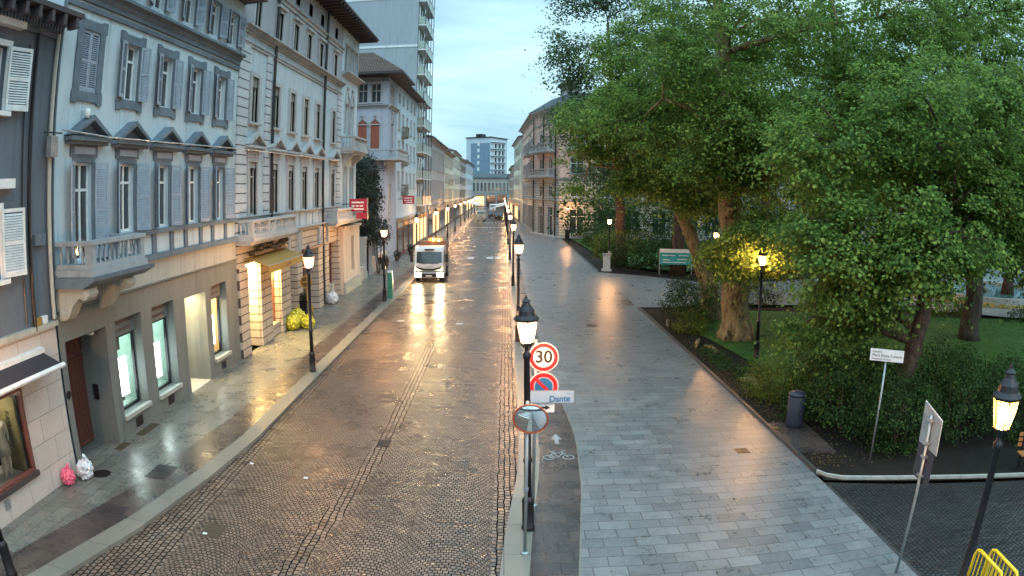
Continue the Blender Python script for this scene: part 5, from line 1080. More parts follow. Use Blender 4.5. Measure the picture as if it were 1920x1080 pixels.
# ------------------------------------------------------------------ street lamps
def lamp_proto():
    o = empty('street_lamp', (0, 0, 0))
    MB().lathe((0, 0, 0), [(.13, 0), (.13, .08), (.115, .1), (.115, .62), (.125, .64), (.1, .7), (.075, .74)], 12).build('base', 'iron', o, True)
    MB().lathe((0, 0, 0), [(.072, .7), (.068, 1.45), (.085, 1.47), (.085, 1.53), (.066, 1.56), (.055, 3.45), (.075, 3.47), (.075, 3.55), (.04, 3.58), (.04, 3.68), (.07, 3.7), (.05, 3.74)], 12).build('post', 'iron', o, True)
    l = MB()
    for k in range(6):
        a = pi / 3 * k; ca, sa = math.cos(a), math.sin(a); l.tube([(.06 * ca, .06 * sa, 3.66), (.13 * ca, .13 * sa, 3.76), (.215 * ca, .215 * sa, 4.16)], .011, 5)
    l.lathe((0, 0, 0), [(.14, 3.745), (.14, 3.765)], 6); l.lathe((0, 0, 0), [(.225, 4.145), (.225, 4.165)], 6); lo = l.build('lantern', 'iron', o)
    MB().lathe((0, 0, 0), [(.12, 3.766), (.205, 4.14)], 6).build('glass', 'lampg', lo)
    MB().lathe((0, 0, 0), [(.02, 3.8), (.075, 3.88), (.085, 3.96), (.06, 4.04), (.02, 4.08)], 10).build('bulb', 'bulb', lo, True)
    MB().lathe((0, 0, 0), [(.225, 4.166), (.23, 4.185), (.17, 4.25), (.15, 4.33), (.08, 4.42), (.06, 4.47), (.09, 4.49), (.03, 4.54), (.015, 4.6)], 12).build('lamp_roof', 'iron', lo)
    return o
LP = lamp_proto(); used = [False]
def lamp(x, y, label, group, tilt=(0, 0), z=0, amber=False):
    o = LP if not used[0] else copy_tree(LP); used[0] = True
    o.location = (x, y, z); o.rotation_euler = (tilt[0], tilt[1], R.uniform(0, 1)); tag(o, label, 'street lamp', group)
    if amber:
        g = o.children[[c.name.startswith('lantern') for c in o.children].index(True)].children
        for c in g:
            if c.name.startswith('glass'): c.data = c.data.copy(); c.data.materials[0] = M['lampo']
            if c.name.startswith('bulb'): c.data = c.data.copy(); c.data.materials[0] = M['bulbo']
    return o
gr_ = 'lamps along the right kerb of the road'; gl_ = 'lamps along the left kerb of the road'; gp_ = 'lamps in the park'
lamp(.47, 12.3, 'nearest lit lamp on the right kerb, next to the speed limit sign and traffic mirror', gr_, (0, math.radians(-1.6)))
ords = ['second', 'third', 'fourth', 'fifth', 'sixth', 'seventh', 'eighth', 'ninth', 'tenth', 'eleventh', 'twelfth', 'thirteenth']
for i, (x, y) in enumerate(((.55, 29.8), (.52, 47.6), (.4, 65.6), (.3, 84.6), (.2, 103), (.1, 121), (.0, 139), (-.1, 157), (-.2, 176), (-.3, 196), (-.4, 216))): lamp(x, y, f'{ords[i]} lit lamp from the camera in the row on the right kerb', gr_)
lamp(-8.9, 8.05, 'lamp post cut by the bottom left corner, on the dark pavement band', gl_)
lamp(-6.93, 24.05, 'lit lamp on the left kerb in front of the yellow garbage bags', gl_); lamp(-7.03, 40.5, 'lit lamp on the left kerb with the black signal box, beside the green column', gl_)
for i, (x, y) in enumerate(((-7.4, 58.6), (-7.6, 77), (-7.8, 95), (-8.0, 112), (-8.2, 129), (-8.5, 147), (-8.7, 166), (-8.9, 186), (-9.1, 206), (-9.2, 228))): lamp(x, y, f'{ords[i + 2]} lit lantern in the receding row on the left kerb', gl_)
lamp(10.1, 26.3, 'lit park lamp with a slim post on the lawn right of the golden trunk', gp_)
lamp(6.3, 6.5, 'amber-glowing lamp at the lower right, beside the yellow racks', gp_, (0, 0), amber=True)
for x, y, la in ((8.6, 58.5, 'park lamp above the dark bushes near the litter bin'), (13.0, 42.2, 'park lamp partly hidden by leaves beside the big trunk'), (15.4, 44.5, 'smaller-looking park lamp just right of the one beside the big trunk'), (24.6, 41.8, 'park lamp glinting through the crown above the lawn'), (32.2, 44.6, 'park lamp glinting near the fountain'), (8.3, 94.8, 'park lamp in front of the warm rusticated corner windows')): lamp(x, y, la, gp_)

# ------------------------------------------------------------------ near signs
def disc(mb, c, r, y0, y1, n=40, r2=0): # disc facing -Y
    if r2 == 0:
        b = len(mb.v); mb.v += [(c[0] + r * math.cos(2 * pi * k / n), y, c[1] + r * math.sin(2 * pi * k / n)) for y in (y0, y1) for k in range(n)]
        mb.f += [tuple(b + k for k in range(n)), tuple(b + n + k for k in range(n - 1, -1, -1))] + [(b + k, b + (k + 1) % n, b + n + (k + 1) % n, b + n + k) for k in range(n)]
    else:
        for k in range(n):
            a, e = 2 * pi * k / n, 2 * pi * (k + 1) / n; P = [(c[0] + q * math.cos(t), c[1] + q * math.sin(t)) for t in (a, e) for q in (r2, r)]
            mb.box8([(P[i][0], y0, P[i][1]) for i in (0, 1, 3, 2)] + [(P[i][0], y1, P[i][1]) for i in (0, 1, 3, 2)])
    return mb
SY = 13.4
o = empty('sign_post', (.6, SY, 0), 'grey post carrying the speed limit, no-waiting and street name plates', 'sign post')
MB().tube([(.6, SY, 0), (.6, SY, 3.55)], .032, 12).build('post', 'galv', o, True); MB().lathe((.6, SY, 0), [(.09, 0), (.09, .03), (.04, .06)], 12).build('foot', 'galv', o)
ty = SY - .05
def plate(name, label, parts, loc, cat='sign', extra=None):
    q = empty(name, loc, label, cat)
    for nm, mt, f in parts: m = MB(); f(m); m.build(nm, mt, q)
    if extra: extra(q)
    return q
c = (.75, 3.22); Rz = .29
plate('speed_limit_sign', 'round red-rimmed 30 speed limit sign beside the nearest lamp', [('disc', 'rwhite', lambda m: disc(m, c, Rz, ty, ty + .012)), ('red_ring', 'red', lambda m: disc(m, c, Rz * .95, ty - .003, ty - .0005, 40, Rz * .70))], (.75, ty, 3.2),
      extra=lambda q: text('30', .34, 'blk', q, face_mtx((c[0], ty - .004, c[1]), (1, 0), (0, -1)), ext=.001).data.__setattr__('offset', .008))
c2_ = (.76, 2.63)
def slash(m): 
    a = pi * .75; w = .03; dx, dz = math.cos(a), math.sin(a); r = Rz * .86
    m.add([(c2_[0] + s * dx * r - t * dz * w, y, c2_[1] + s * dz * r + t * dx * w) for y in (ty - .0065, ty - .0045) for s, t in ((-1, -1), (1, -1), (1, 1), (-1, 1))], [(0, 1, 2, 3), (7, 6, 5, 4), (0, 4, 5, 1), (1, 5, 6, 2), (2, 6, 7, 3), (3, 7, 4, 0)])
plate('no_waiting_sign', 'blue no-waiting disc with a red ring and slash under the 30 sign', [('disc', 'rwhite', lambda m: disc(m, c2_, Rz, ty, ty + .012)), ('red_ring', 'red', lambda m: disc(m, c2_, Rz * .95, ty - .003, ty - .0005, 40, Rz * .66)), ('blue_field', 'blue', lambda m: disc(m, c2_, Rz * .62, ty - .003, ty - .0006)), ('red_slash', 'red', slash)], (.76, ty, 2.6))
NP = Fr((.5, ty - .09), (math.cos(.12), math.sin(.12)), (math.sin(.12), -math.cos(.12)))
def npx(q):
    text('Dante', .17, 'blue', q, face_mtx(NP(.58, 2.385, .013), NP.u, NP.n), ext=.001).data.__setattr__('offset', .004); text('via', .06, 'blue', q, face_mtx(NP(.75, 2.49, .013), NP.u, NP.n), ext=.001)
tilt = plate('street_name_sign', 'pale blue street name plate reading Dante, tilted below the no-waiting disc', [('plate', 'plateb', lambda m: m.prism(NP, [(.02, 2.33), (.83, 2.30), (.86, 2.32), (.86, 2.51), (.84, 2.53), (.02, 2.56), (0, 2.54), (0, 2.35)], 0, .012)), ('rim', 'galv', lambda m: m.prism(NP, [(.0, 2.31), (.85, 2.28), (.88, 2.31), (.88, 2.53), (.85, 2.55), (.0, 2.58), (-.02, 2.55), (-.02, 2.33)], -.012, -.0005))], (.5, ty, 2.4), extra=npx)
plate('arrow_plate', 'small white panel with a black arrow under the street name plate', [('plate', 'rwhite', lambda m: m.fb(Fr((.5, ty), (1, 0), (0, -1)), .02, .48, 2.1, 2.3, 0, .01)), ('arrow', 'blk', lambda m: m.prism(Fr((.5, ty - .011), (1, 0), (0, -1)), [(.1, 2.18), (.3, 2.18), (.3, 2.15), (.4, 2.2), (.3, 2.25), (.3, 2.22), (.1, 2.22)], 0, .003))], (.7, ty, 2.2))
MY = 11.3; o = empty('traffic_mirror', (.38, MY, 0), 'round convex traffic mirror with an orange-red rim on a thin grey post', 'mirror')
MB().tube([(.38, MY, 0), (.38, MY, 2.95)], .03, 12).build('post', 'galv', o, True); MB().lathe((.38, MY, 0), [(.08, 0), (.08, .03), (.04, .05)], 12).build('foot', 'galv', o); MB().lathe((.38, MY, 1.3), [(.045, 0), (.045, .06)], 10).build('clamp', 'galv', o)
mc = Vector((.43, MY - .13, 2.68)); RM = .285
d_ = Vector((0, 0, 6.4)) - mc; d_.normalize(); zdir = Vector((-.08, -1, -.16)).normalized(); mtx = zdir.to_track_quat('Z', 'Y').to_matrix()
def cap(rad, bulge, n=36, rings=10):
    m = MB(); P = []
    for i in range(rings + 1):
        r = rad * i / rings; z = bulge * (1 - (i / rings) ** 2)
        for k in range(n): a = 2 * pi * k / n; P.append(tuple(mc + mtx @ Vector((r * math.cos(a), r * math.sin(a) * .93, z))))
    m.add(P, [(i * n + k, i * n + (k + 1) % n, (i + 1) * n + (k + 1) % n, (i + 1) * n + k) for i in range(rings) for k in range(n)]); return m
cap(RM * .93, .05).build('mirror_face', 'mirror', o, True)
m = MB(); m.tube([tuple(mc + mtx @ Vector((RM * math.cos(a), RM * math.sin(a) * .93, 0))) for a in np.linspace(0, 2 * pi, 41)], .015, 8); m.build('rim', 'orim', o, True) if 'orim' in M else None
if 'orim' not in M: M['orim'] = simple('orange_red_rim', (.42, .08, .03), .4); m.build('rim', 'orim', o, True)
m = MB(); P = []
for r, z in ((RM, -.01), (RM * .8, -.08), (.05, -.1)):
    for k in range(24): a = 2 * pi * k / 24; P.append(tuple(mc + mtx @ Vector((r * math.cos(a), r * math.sin(a) * .93, z))))
m.add(P, [(i * 24 + k, i * 24 + (k + 1) % 24, (i + 1) * 24 + (k + 1) % 24, (i + 1) * 24 + k) for i in range(2) for k in range(24)] + [tuple(range(48, 72))]); m.build('back_shell', 'galv', o, True)
# park street sign
o = empty('park_name_sign', (9.37, 14.84, 0), 'white lettered name plate on a slim grey post in front of the hedge', 'sign')
MB().tube([(9.37, 14.84, -.05), (9.42, 14.84, 2.65)], .028, 10).build('post', 'galv', o, True)
u = Vector((9.37, 14.84)).normalized(); q = Fr((9.42 - u[1] * .47, 14.8 + u[0] * .47), (u[1] * .99, -u[0] * .99), (-u[0], -u[1]))
MB().fb(q, 0, .94, 2.6, 2.9, 0, .02).build('plate', 'rwhite', o)
for t, z, s in (('Giardino', 2.83, .075), ('Maria Piazza Comune', 2.74, .095), ('Piazzale del Municipio', 2.65, .06)): text(t, s, 'blk', o, face_mtx(q(.06, z, .021), q.u, q.n), align='LEFT')
# sign seen from behind
o = empty('direction_sign', (7.05, 9.2, 0), 'grey rear of a tall direction sign on a post at the lower right', 'sign'); bx, by = 7.05, 9.25
hx = .12; MB().tube([(bx, by, -.05), (bx, by, 3.05)], .03, 10).build('post', 'galv', o, True)
M['plateb2'] = simple('grey_blue_sign_back', (.20, .26, .30), .5)
q = Fr((bx, by), (.04, -1), (-1, -.04)); MB().prism(q, [(-.3, 2.5), (.28, 2.42), (.28, 3.02), (-.3, 3.22)], -.05, -.035).build('panel', 'plateb2', o); MB().prism(q, [(-.3, 1.88), (.24, 1.84), (.24, 2.4), (-.3, 2.48)], -.05, -.035).build('panel', 'binm', o)
MB().prism(q, [(-.31, 2.49), (.295, 2.41), (.295, 3.035), (-.31, 3.235)], -.053, -.0505).build('edge', 'rwhite', o)
m = MB()
for z in (1.95, 2.3, 2.55, 2.95): m.fb(q, -.07, .07, z, z + .04, -.034, .045)
m.split('clamp', 'galv', o); MB().prism(q, [(-.12, 1.2), (-.04, 1.2), (.02, 1.85), (-.08, 1.85)], -.05, -.03).build('lower_strip', 'dark', o)
# yellow racks
for k, (x, y) in enumerate(((7.85, 7.94), (8.14, 7.81))):
    o = empty('yellow_barrier', (x, y, 0), 'yellow tubular barrier in the bottom right corner, nearest the lamp post' if k == 0 else 'yellow tubular barrier leaning at the very bottom right', 'barrier')
    q = Fr((x, y), (-.13, -.99), (.99, -.13)); fr = MB(); fr.tube([q(0, 0), q(0, .85), q(.06, .98), q(.16, 1.02), q(1.0, 1.02 - .0), q(1.1, .9), q(1.1, 0)], .032, 8); fr.build('frame', 'yellow', o, True)
    ba = MB()
    for i in range(1, 8): s = i * .137; ba.tube([q(s, .25), q(s, 1.0)], .014, 6)
    ba.tube([q(0, .25), q(1.1, .25)], .018, 6); ba.build('bars', 'yellow', o)
# bench
o = empty('park_bench', (13.3, 12.6, 0), 'orange slatted bench at the right picture edge before the hedge', 'bench'); q = Fr((13.25, 12.75), (.957, -.29), (-.29, -.957))
for d0, d1, z in ((.02, .12, .45), (.15, .25, .45), (.28, .38, .45)): MB().fb(q, 0, 1.6, z, z + .04, d0, d1).build('seat_slat', 'orange', o)
for z in (.6, .74, .88): MB().fb(q, 0, 1.6, z, z + .1, -.05, -.02).build('backrest_slat', 'orange', o)
for s in (.15, 1.4): MB().fb(q, s, s + .06, 0, .98, -.02, .03).fb(q, s, s + .06, 0, .449, .33, .38).fb(q, s, s + .06, .38, .449, .031, .329).build('leg', 'iron', o)
# bins, board, boxes
o = empty('waste_bin', (8.3, 17.8, 0), 'navy cylindrical waste bin on a small paved pad at the bed edge', 'bin'); MB().lathe((8.25, 17.75, .06), [(.24, 0), (.26, .05), (.27, .85), (.25, .9)], 20).build('body', 'binm', o, True); MB().lathe((8.25, 17.75, .97), [(.28, 0), (.27, .06), (.12, .13)], 20).build('lid', 'binm', o, True)
o = empty('litter_bin', (8.27, 57.1, 0), 'pale stone litter bin on a plinth at the far corner of the plaza', 'bin'); MB().box(7.85, 8.6, 56.8, 57.5, 0, .15).build('plinth', 'binw', o); MB().box(7.97, 8.5, 56.9, 57.4, .151, 1.3).build('body', 'binw', o, bevel=.03); MB().box(7.9, 8.57, 56.85, 57.45, 1.301, 1.42).build('top', 'galv', o); MB().box(8.35, 8.5, 56.95, 57.35, 1.421, 1.62).build('hood', 'galv', o)
o = empty('information_board', (13.5, 54.8, 0), 'teal and white printed information board on two legs before the bushes', 'board'); q = Fr((12.2, 55.2), (1, -.08), (-.08, -1))
for s in (.0, 2.65): MB().fb(q, s, s + .07, 0, 2.05, -.03, .03).build('leg', 'galv', o)
MB().fb(q, .08, 2.64, .8, 1.75, -.02, .02).build('panel', 'cyan', o); MB().prism(q, [(.08, 1.751), (2.64, 1.751), (2.35, 2.05), (.08, 2.05)], -.02, .02).build('header', 'rwhite', o)
m = MB()
for a, e, z in ((.25, 1.3, 1.5), (1.6, 2.4, 1.5), (.3, .9, 1.15), (1.5, 2.3, 1.2), (.3, 2.2, .95)): m.fb(q, a, e, z, z + .06, .021, .024)
m.build('printed_lines', 'rwhite', o)
o = empty('green_column', (-6.99, 41.6, 0), 'slim green metal column with a white top at the left kerb', 'column'); MB().box(-7.02, -6.72, 41.5, 41.75, .0, 1.55).build('body', 'green', o, bevel=.02); MB().box(-7.01, -6.73, 41.51, 41.74, 1.551, 1.66).build('top', 'rwhite', o)
o = empty('signal_box', (-7.03, 40.35, 2), 'black pedestrian signal heads strapped to the lamp post by the green column', 'traffic signal')
for dx, dz in ((-.3, 0), (.12, -.02), (-.1, -.32)): MB().box(-7.03 + dx, -7.03 + dx + .22, 40.1, 40.32, 2.2 + dz, 2.6 + dz).build('signal_head', 'dark', o, bevel=.02)
MB().box(-7.3, -6.75, 40.33, 40.4, 2.3, 2.36).build('bracket', 'dark', o)
# bags
def bag(name, label, c, r, mat, seed, group=None):
    o = blob(name, (c[0], c[1], c[2]), r, mat, None, .24, 2.8, seed, 5, True); tag(o, label, 'bag', group)
    kn = MB().tube([(c[0], c[1], c[2] + r[2] * .85), (c[0] + .02, c[1], c[2] + r[2] * 1.15), (c[0] + .07, c[1], c[2] + r[2] * 1.35)], [.05, .025, .06], 7); k = kn.build('knot', mat, None); k.parent = o
bag('garbage_bag', 'small pink knotted bag at the foot of the beige shop wall', (-10.18, 12.35, .2), (.19, .19, .22), 'pinkp', 1); bag('garbage_bag', 'clear stuffed bag of waste beside the pink bag', (-9.95, 12.85, .24), (.23, .24, .26), 'plastic', 2)
bag('garbage_bag', 'yellow garbage bag on the left of the pile by the lit shop', (-10.0, 31.55, .34), (.36, .36, .38), 'yelp', 3, 'yellow garbage bags'); bag('garbage_bag', 'largest yellow garbage bag at the back of the pile', (-9.95, 32.25, .42), (.4, .38, .46), 'yelp', 4, 'yellow garbage bags'); bag('garbage_bag', 'rightmost smaller yellow garbage bag of the pile', (-9.35, 32.0, .28), (.34, .3, .32), 'yelp', 5, 'yellow garbage bags')
bag('garbage_bag', 'whitish sack slumped at the foot of the black downpipe', (-9.95, 39.4, .3), (.35, .4, .36), 'plastic', 6)
o = empty('round_sign', (-9.6, 33.3, 0), 'round yellow ring sign on a curved post above the yellow bags', 'sign'); q = Fr((-9.6, 33.3), (1, 0), (0, -1))
MB().tube([(-9.45, 33.3, 0), (-9.45, 33.3, .8), (-9.7, 33.3, 1.1), (-9.72, 33.3, 2.35)], .045, 8).build('post', 'awy', o, True); m = MB(); disc(m, (-9.72, 2.05), .32, 33.2, 33.25, 28, .25); m.box(-9.98, -9.46, 33.21, 33.24, 2.02, 2.08); m.build('ring', 'awy', o); m = MB(); disc(m, (-9.72, 2.05), .255, 33.262, 33.28, 28); m.build('disc', 'brz', o)
o = empty('planter', (-10.0, 33.6, 0), 'dark tapering planter box under the round yellow sign', 'planter'); MB().lathe((-10.05, 33.9, 0), [(.2, 0), (.18, .3), (.32, 1.0), (.34, 1.05)], 4, pi / 4).build('pot', 'dark', o); C, D = cluster_pts([((-10.05, 33.9, 1.2), (.3, .3, .25), 30)], -1); P_ = np.repeat(C, 20, 0) + R.normal(0, .06, (600, 3)) if len(C) == 30 else np.repeat(C, 20, 0); mesh_np('foliage', leaves(P_, np.repeat(D, 20, 0), .08, DIA) - np.array([-10.0, 33.6, 0]), 4, 'ivy', o)
o = MB().fb(LF, 40.15, 40.9, .15, 1.0, .0, .25).build('striped_box', 'cream'); tag(o, 'cream slatted crate leaning in the maroon doorway', 'crate'); m = MB()
for i in range(4): m.fb(LF, 40.15, 40.9, .25 + i * .2, .29 + i * .2, .251, .256)
k = m.build('slat_gap', 'dark', None); k.parent = o
for x, y, s, la in ((-10.0, 58.3, 1.0, 'small dark planter by the pale blue flats'), (-9.9, 64.0, .8, 'dark flower pot near the venetian house corner'), (-9.4, 70, .9, 'flower pot at the door of the pale blue flats')):
    o = empty('flower_pot', (x, y, 0), la, 'pot'); MB().lathe((x, y, 0), [(.2 * s, 0), (.3 * s, .5 * s), (.3 * s, .55 * s)], 12).build('pot', 'brz', o)
    C = np.array([[x, y, .75 * s]] * 200) + R.normal(0, .18, (200, 3)); mesh_np('foliage', leaves(C, R.normal(0, 1, (200, 3)), .15, DIA) - np.array([x, y, 0]), 4, 'ivy', o)
# plinth blocks of pavement: stone bollards on far right
for x, y, la in ((8.1, 93.5, 'dark cylindrical bin by the warm corner building'), (-5.6, 133, 'pale square pillar standing in the far road'), (-4.6, 131, 'second smaller pillar in the far road')):
    o = MB().box(x - .3, x + .3, y - .3, y + .3, -.08, 1.4 if x > 0 else 2.0); tag(o.build('bollard', 'dark' if x > 0 else 'cream', bevel=.03), la, 'bollard')

# ------------------------------------------------------------------ vehicles
TX, TY = -5.38, 49.6
o = empty('flatbed_truck', (TX, TY, -.08), 'white tipper truck with headlights and amber beacon lit, driving on the cobbled road', 'truck')
Z = -.08; q = Fr((TX, TY), (1, 0), (0, -1)); S = Fr((TX, TY), (0, 1), (1, 0))
def sx(pts, x0, x1, m): n = len(pts); m.add([(TX + x, TY + y, z + Z) for x in (x0, x1) for y, z in pts], [tuple(range(n)), tuple(range(2 * n - 1, n - 1, -1))] + [(i, (i + 1) % n, n + (i + 1) % n, n + i) for i in range(n)])
m = MB(); sx([(.06, .45), (.0, .8), (.02, 1.25), (.28, 2.2), (.42, 2.42), (.65, 2.5), (1.75, 2.5), (1.8, 2.4), (1.8, .55)], -1.02, 1.02, m); cab = m.build('cab', 'tpaint', o, bevel=.06)
def slope(x0, x1, za, zb, off=.012, xi=None):
    f = lambda z: .02 + (z - 1.25) * .26 / .95 - off; xi = xi or (x0, x1)
    return MB().add([(TX + x0, TY + f(za), za + Z), (TX + x1, TY + f(za), za + Z), (TX + xi[1], TY + f(zb), zb + Z), (TX + xi[0], TY + f(zb), zb + Z)], [(0, 1, 2, 3)])
m = MB(); f = lambda z: .02 + (z - 1.25) * .26 / .95 - .014
m.add([(TX + x, TY + f(z), z + Z) for x, z in ((-.9, 1.42), (-.55, 1.33), (.55, 1.33), (.9, 1.42), (.88, 2.17), (-.88, 2.17))], [tuple(range(6))]); m.build('windscreen', 'winglass', o)
m = MB(); m.prism(q, [(-.92, 1.2 + Z), (-.8, .98 + Z), (-.3, .86 + Z), (.3, .86 + Z), (.8, .98 + Z), (.92, 1.2 + Z), (.7, 1.08 + Z), (.3, .99 + Z), (-.3, .99 + Z), (-.7, 1.08 + Z)], .02, .035); m.build('grille', 'dark', o)
MB().fb(q, -1.02, 1.02, .36 + Z, .72 + Z, -.1, .08).build('bumper', 'tpaint', o, bevel=.04); MB().fb(q, -.6, .6, .4 + Z, .66 + Z, .081, .09).build('bumper_intake', 'dark', o); MB().fb(q, -.22, .22, .44 + Z, .54 + Z, .091, .1).build('number_plate', 'rwhite', o)
MB().fb(q, -.25, .25, 1.12 + Z, 1.15 + Z, .0, .03).build('badge_strip', 'galv', o)
for s in (-1, 1):
    MB().fb(q, s * .78 - .19, s * .78 + .19, .44 + Z, .7 + Z, .082, .1).build('headlight', 'head', o, bevel=.02)
    w = MB(); w.fb(q, s * 1.24 - .09, s * 1.24 + .09, 1.45 + Z, 2.05 + Z, -.15, -.02); w.tube([q(s * 1.0, 1.9 + Z, -.2), q(s * 1.22, 1.95 + Z, -.1)], .02, 6); w.build('side_mirror', 'dark', o, bevel=.02)
    MB().add([(TX + s * 1.025, TY + y, z + Z) for y, z in ((.32, 1.35), (1.3, 1.35), (1.3, 2.2), (.5, 2.2))], [(0, 1, 2, 3)]).build('side_window', 'winglass', o)
    for y in (.75, 4.2):
        t = MB(); t.tube([(TX + s * .72, TY + y, .4 + Z), (TX + s * 1.0, TY + y, .4 + Z)], .4, 20); w = t.build('wheel', 'rubber', o); MB().tube([(TX + s * .9, TY + y, .4 + Z), (TX + s * 1.012, TY + y, .4 + Z)], .22, 16).build('rim', 'galv', w)
wp = MB()
for s in (-.45, .15): wp.tube([(TX + s, TY - .0, 1.3 + Z), (TX + s + .5, TY + .06, 1.42 + Z)], .012, 5)
wp.split('wiper', 'dark', o)
for s in (-1, 1):
    dl = MB()
    for y in (.32, 1.45): dl.box(TX + s * 1.022 - .004, TX + s * 1.022 + .004, TY + y - .008, TY + y + .008, .6 + Z, 2.25 + Z)
    dl.box(TX + s * 1.022 - .004, TX + s * 1.022 + .004, TY + .33, TY + 1.44, .6 + Z, .615 + Z); dl.build('door_gap', 'dark', o); MB().box(TX + s * 1.03 - .012, TX + s * 1.03 + .012, TY + 1.2, TY + 1.36, 1.15 + Z, 1.19 + Z).build('door_handle', 'dark', o)
MB().fb(q, -.98, .98, .74 + Z, .80 + Z, -.02, .03).build('bumper_gap', 'dark', o); MB().fb(q, -.34, .34, 2.28 + Z, 2.36 + Z, -.33, -.2).build('roof_panel', 'dark', o)
MB().box(TX - .75, TX + .75, TY + 1.4, TY + 5.6, .45 + Z, .7 + Z).build('chassis', 'dark', o)
m = MB(); x0, x1, y0, y1 = TX - .98, TX + 1.0, TY + 2.0, TY + 4.9
m.box(x0, x1, y0, y1, .9 + Z, 1.0 + Z); m.box(x0, x0 + .06, y0, y1, 1.0 + Z, 2.6 + Z); m.box(x1 - .06, x1, y0, y1, 1.0 + Z, 2.6 + Z); m.box(x0 + .06, x1 - .06, y0, y0 + .06, 1.0 + Z, 2.72 + Z); m.box(x0 + .06, x1 - .06, y1 - .06, y1, 1.0 + Z, 2.6 + Z); m.box(x0 - .04, x1 + .04, y0 - .04, y0 + .1, 2.72 + Z, 2.8 + Z); m.build('tipper_body', 'tbox', o)
MB().fb(q, -.25, .75, 2.82 + Z, 3.0 + Z, -2.2, -2.0).build('beacon_glow_block', 'beacb', o, bevel=.03); MB().lathe((TX + .12, TY + 1.96, 2.86 + Z), [(.06, 0), (.06, .1), (.04, .12)], 12).build('beacon', 'beac', o); MB().lathe((TX + .5, TY + 2.05, 2.8 + Z), [(.07, 0), (.07, .1), (.05, .13)], 12).build('beacon', 'beac', o)  # wide emissive block added to stand for the beacons' amber glow
for s in (-1, 1):
    ld = bpy.data.lights.new('headlight_beam', 'SPOT'); ld.energy = 260; ld.color = (1.0, .72, .32); ld.spot_size = math.radians(62); ld.spot_blend = .8; ld.shadow_soft_size = .08
    lo = bpy.data.objects.new('headlight_beam', ld); col.objects.link(lo); lo.parent = o; lo.location = (s * .8, -.22, .57); lo.rotation_euler = Vector((0, 1, .14)).to_track_quat('Z', 'Y').to_euler()
def van(name, label, x, y, L_, Wd, Hh, mat, d=1, cat='van', lit=False):
    o = empty(name, (x, y, -.08), label, cat); n = lambda p: (y + d * p)
    pr = [(0, .35), (0, .8), (.15, 1.0), (.9, 1.1), (1.35, Hh * .92), (1.7, Hh), (L_ - .2, Hh), (L_, Hh - .3), (L_, .35)]
    m = MB(); k = len(pr); m.add([(x + s * Wd / 2, n(p), z - .08) for s in (-1, 1) for p, z in pr], [tuple(range(k)), tuple(range(2 * k - 1, k - 1, -1))] + [(i, (i + 1) % k, k + (i + 1) % k, k + i) for i in range(k)]); m.build('body', mat, o, bevel=.06)
    MB().add([(x + a, n(p) - d * .02, z - .08) for a, p, z in ((-Wd * .42, .95, 1.14), (Wd * .42, .95, 1.14), (Wd * .38, 1.3, Hh * .87), (-Wd * .38, 1.3, Hh * .87))], [(0, 1, 2, 3)]).build('windscreen', 'winglass', o)
    for s in (-1, 1):
        for p in (.8, L_ - .8): w = MB().tube([(x + s * (Wd / 2 - .2), n(p), .24), (x + s * (Wd / 2 + .01), n(p), .24)], .32, 14); w.build('wheel', 'rubber', o)
        MB().box(x + s * Wd * .36 - .12, x + s * Wd * .36 + .12, min(n(-.02), n(0.03)), max(n(-.02), n(0.03)), .6, .75).build('headlight', 'head' if lit else 'rwhite', o)
van('parked_van', 'beige van parked in the middle distance of the far road', -5.3, 150, 5, 2.0, 2.3, 'cream'); van('parked_car', 'dark car parked beside the right kerb far down the street', -1.5, 158, 4.3, 1.75, 1.5, 'dark', cat='car'); van('parked_car', 'black car beyond the crosswalk in the far street', -3.2, 168, 4.3, 1.75, 1.5, 'iron', cat='car'); van('parked_van', 'pale van at the far end near the market awning', -3.9, 214, 5, 2, 2.4, 'tpaint')

# ------------------------------------------------------------------ litter on the ground
m = MB()
for x, y in ((-6.2, 15.2), (-4.6, 14.6), (-3.0, 34.3), (-5.9, 11.3)): m.prism(Fr((x, y), (1, 0), (0, 1)), [(-.05, -.078), (.06, -.078), (.04, -.066), (-.03, -.06)], -.03, .04)
tag(m.build('litter', 'rwhite'), 'scattered scraps of white paper on the cobbles', 'litter', kind='stuff')

# ------------------------------------------------------------------ world, sun, camera
SUN_EL, SUN_AZ = math.radians(35), math.radians(150)
w = bpy.data.worlds.new('World'); scene.world = w; w.use_nodes = True; nt = w.node_tree; nt.nodes.clear()
N = nt.nodes.new; lk = nt.links.new
out = N('ShaderNodeOutputWorld'); bg = N('ShaderNodeBackground'); bg.inputs[1].default_value = .1
sk = N('ShaderNodeTexSky'); sk.sky_type = 'NISHITA'; sk.sun_disc = False; sk.sun_elevation = SUN_EL; sk.sun_rotation = SUN_AZ; sk.air_density = 1.0; sk.dust_density = 2; sk.ozone_density = 3
tc = N('ShaderNodeTexCoord'); mp = N('ShaderNodeMapping'); mp.inputs['Scale'].default_value = (1, 1, 3.6); lk(tc.outputs['Generated'], mp.inputs[0])
no = N('ShaderNodeTexNoise'); no.inputs['Scale'].default_value = 2.6; no.inputs['Detail'].default_value = 6; no.inputs['Roughness'].default_value = .55; no.inputs['Distortion'].default_value = .4; lk(mp.outputs[0], no.inputs[0])
cr = N('ShaderNodeValToRGB'); cr.color_ramp.elements[0].position = .36; cr.color_ramp.elements[0].color = (1.75, 3.05, 3.75, 1); cr.color_ramp.elements[1].position = .66; cr.color_ramp.elements[1].color = (3.9, 5.7, 6.1, 1); lk(no.outputs[0], cr.inputs[0])
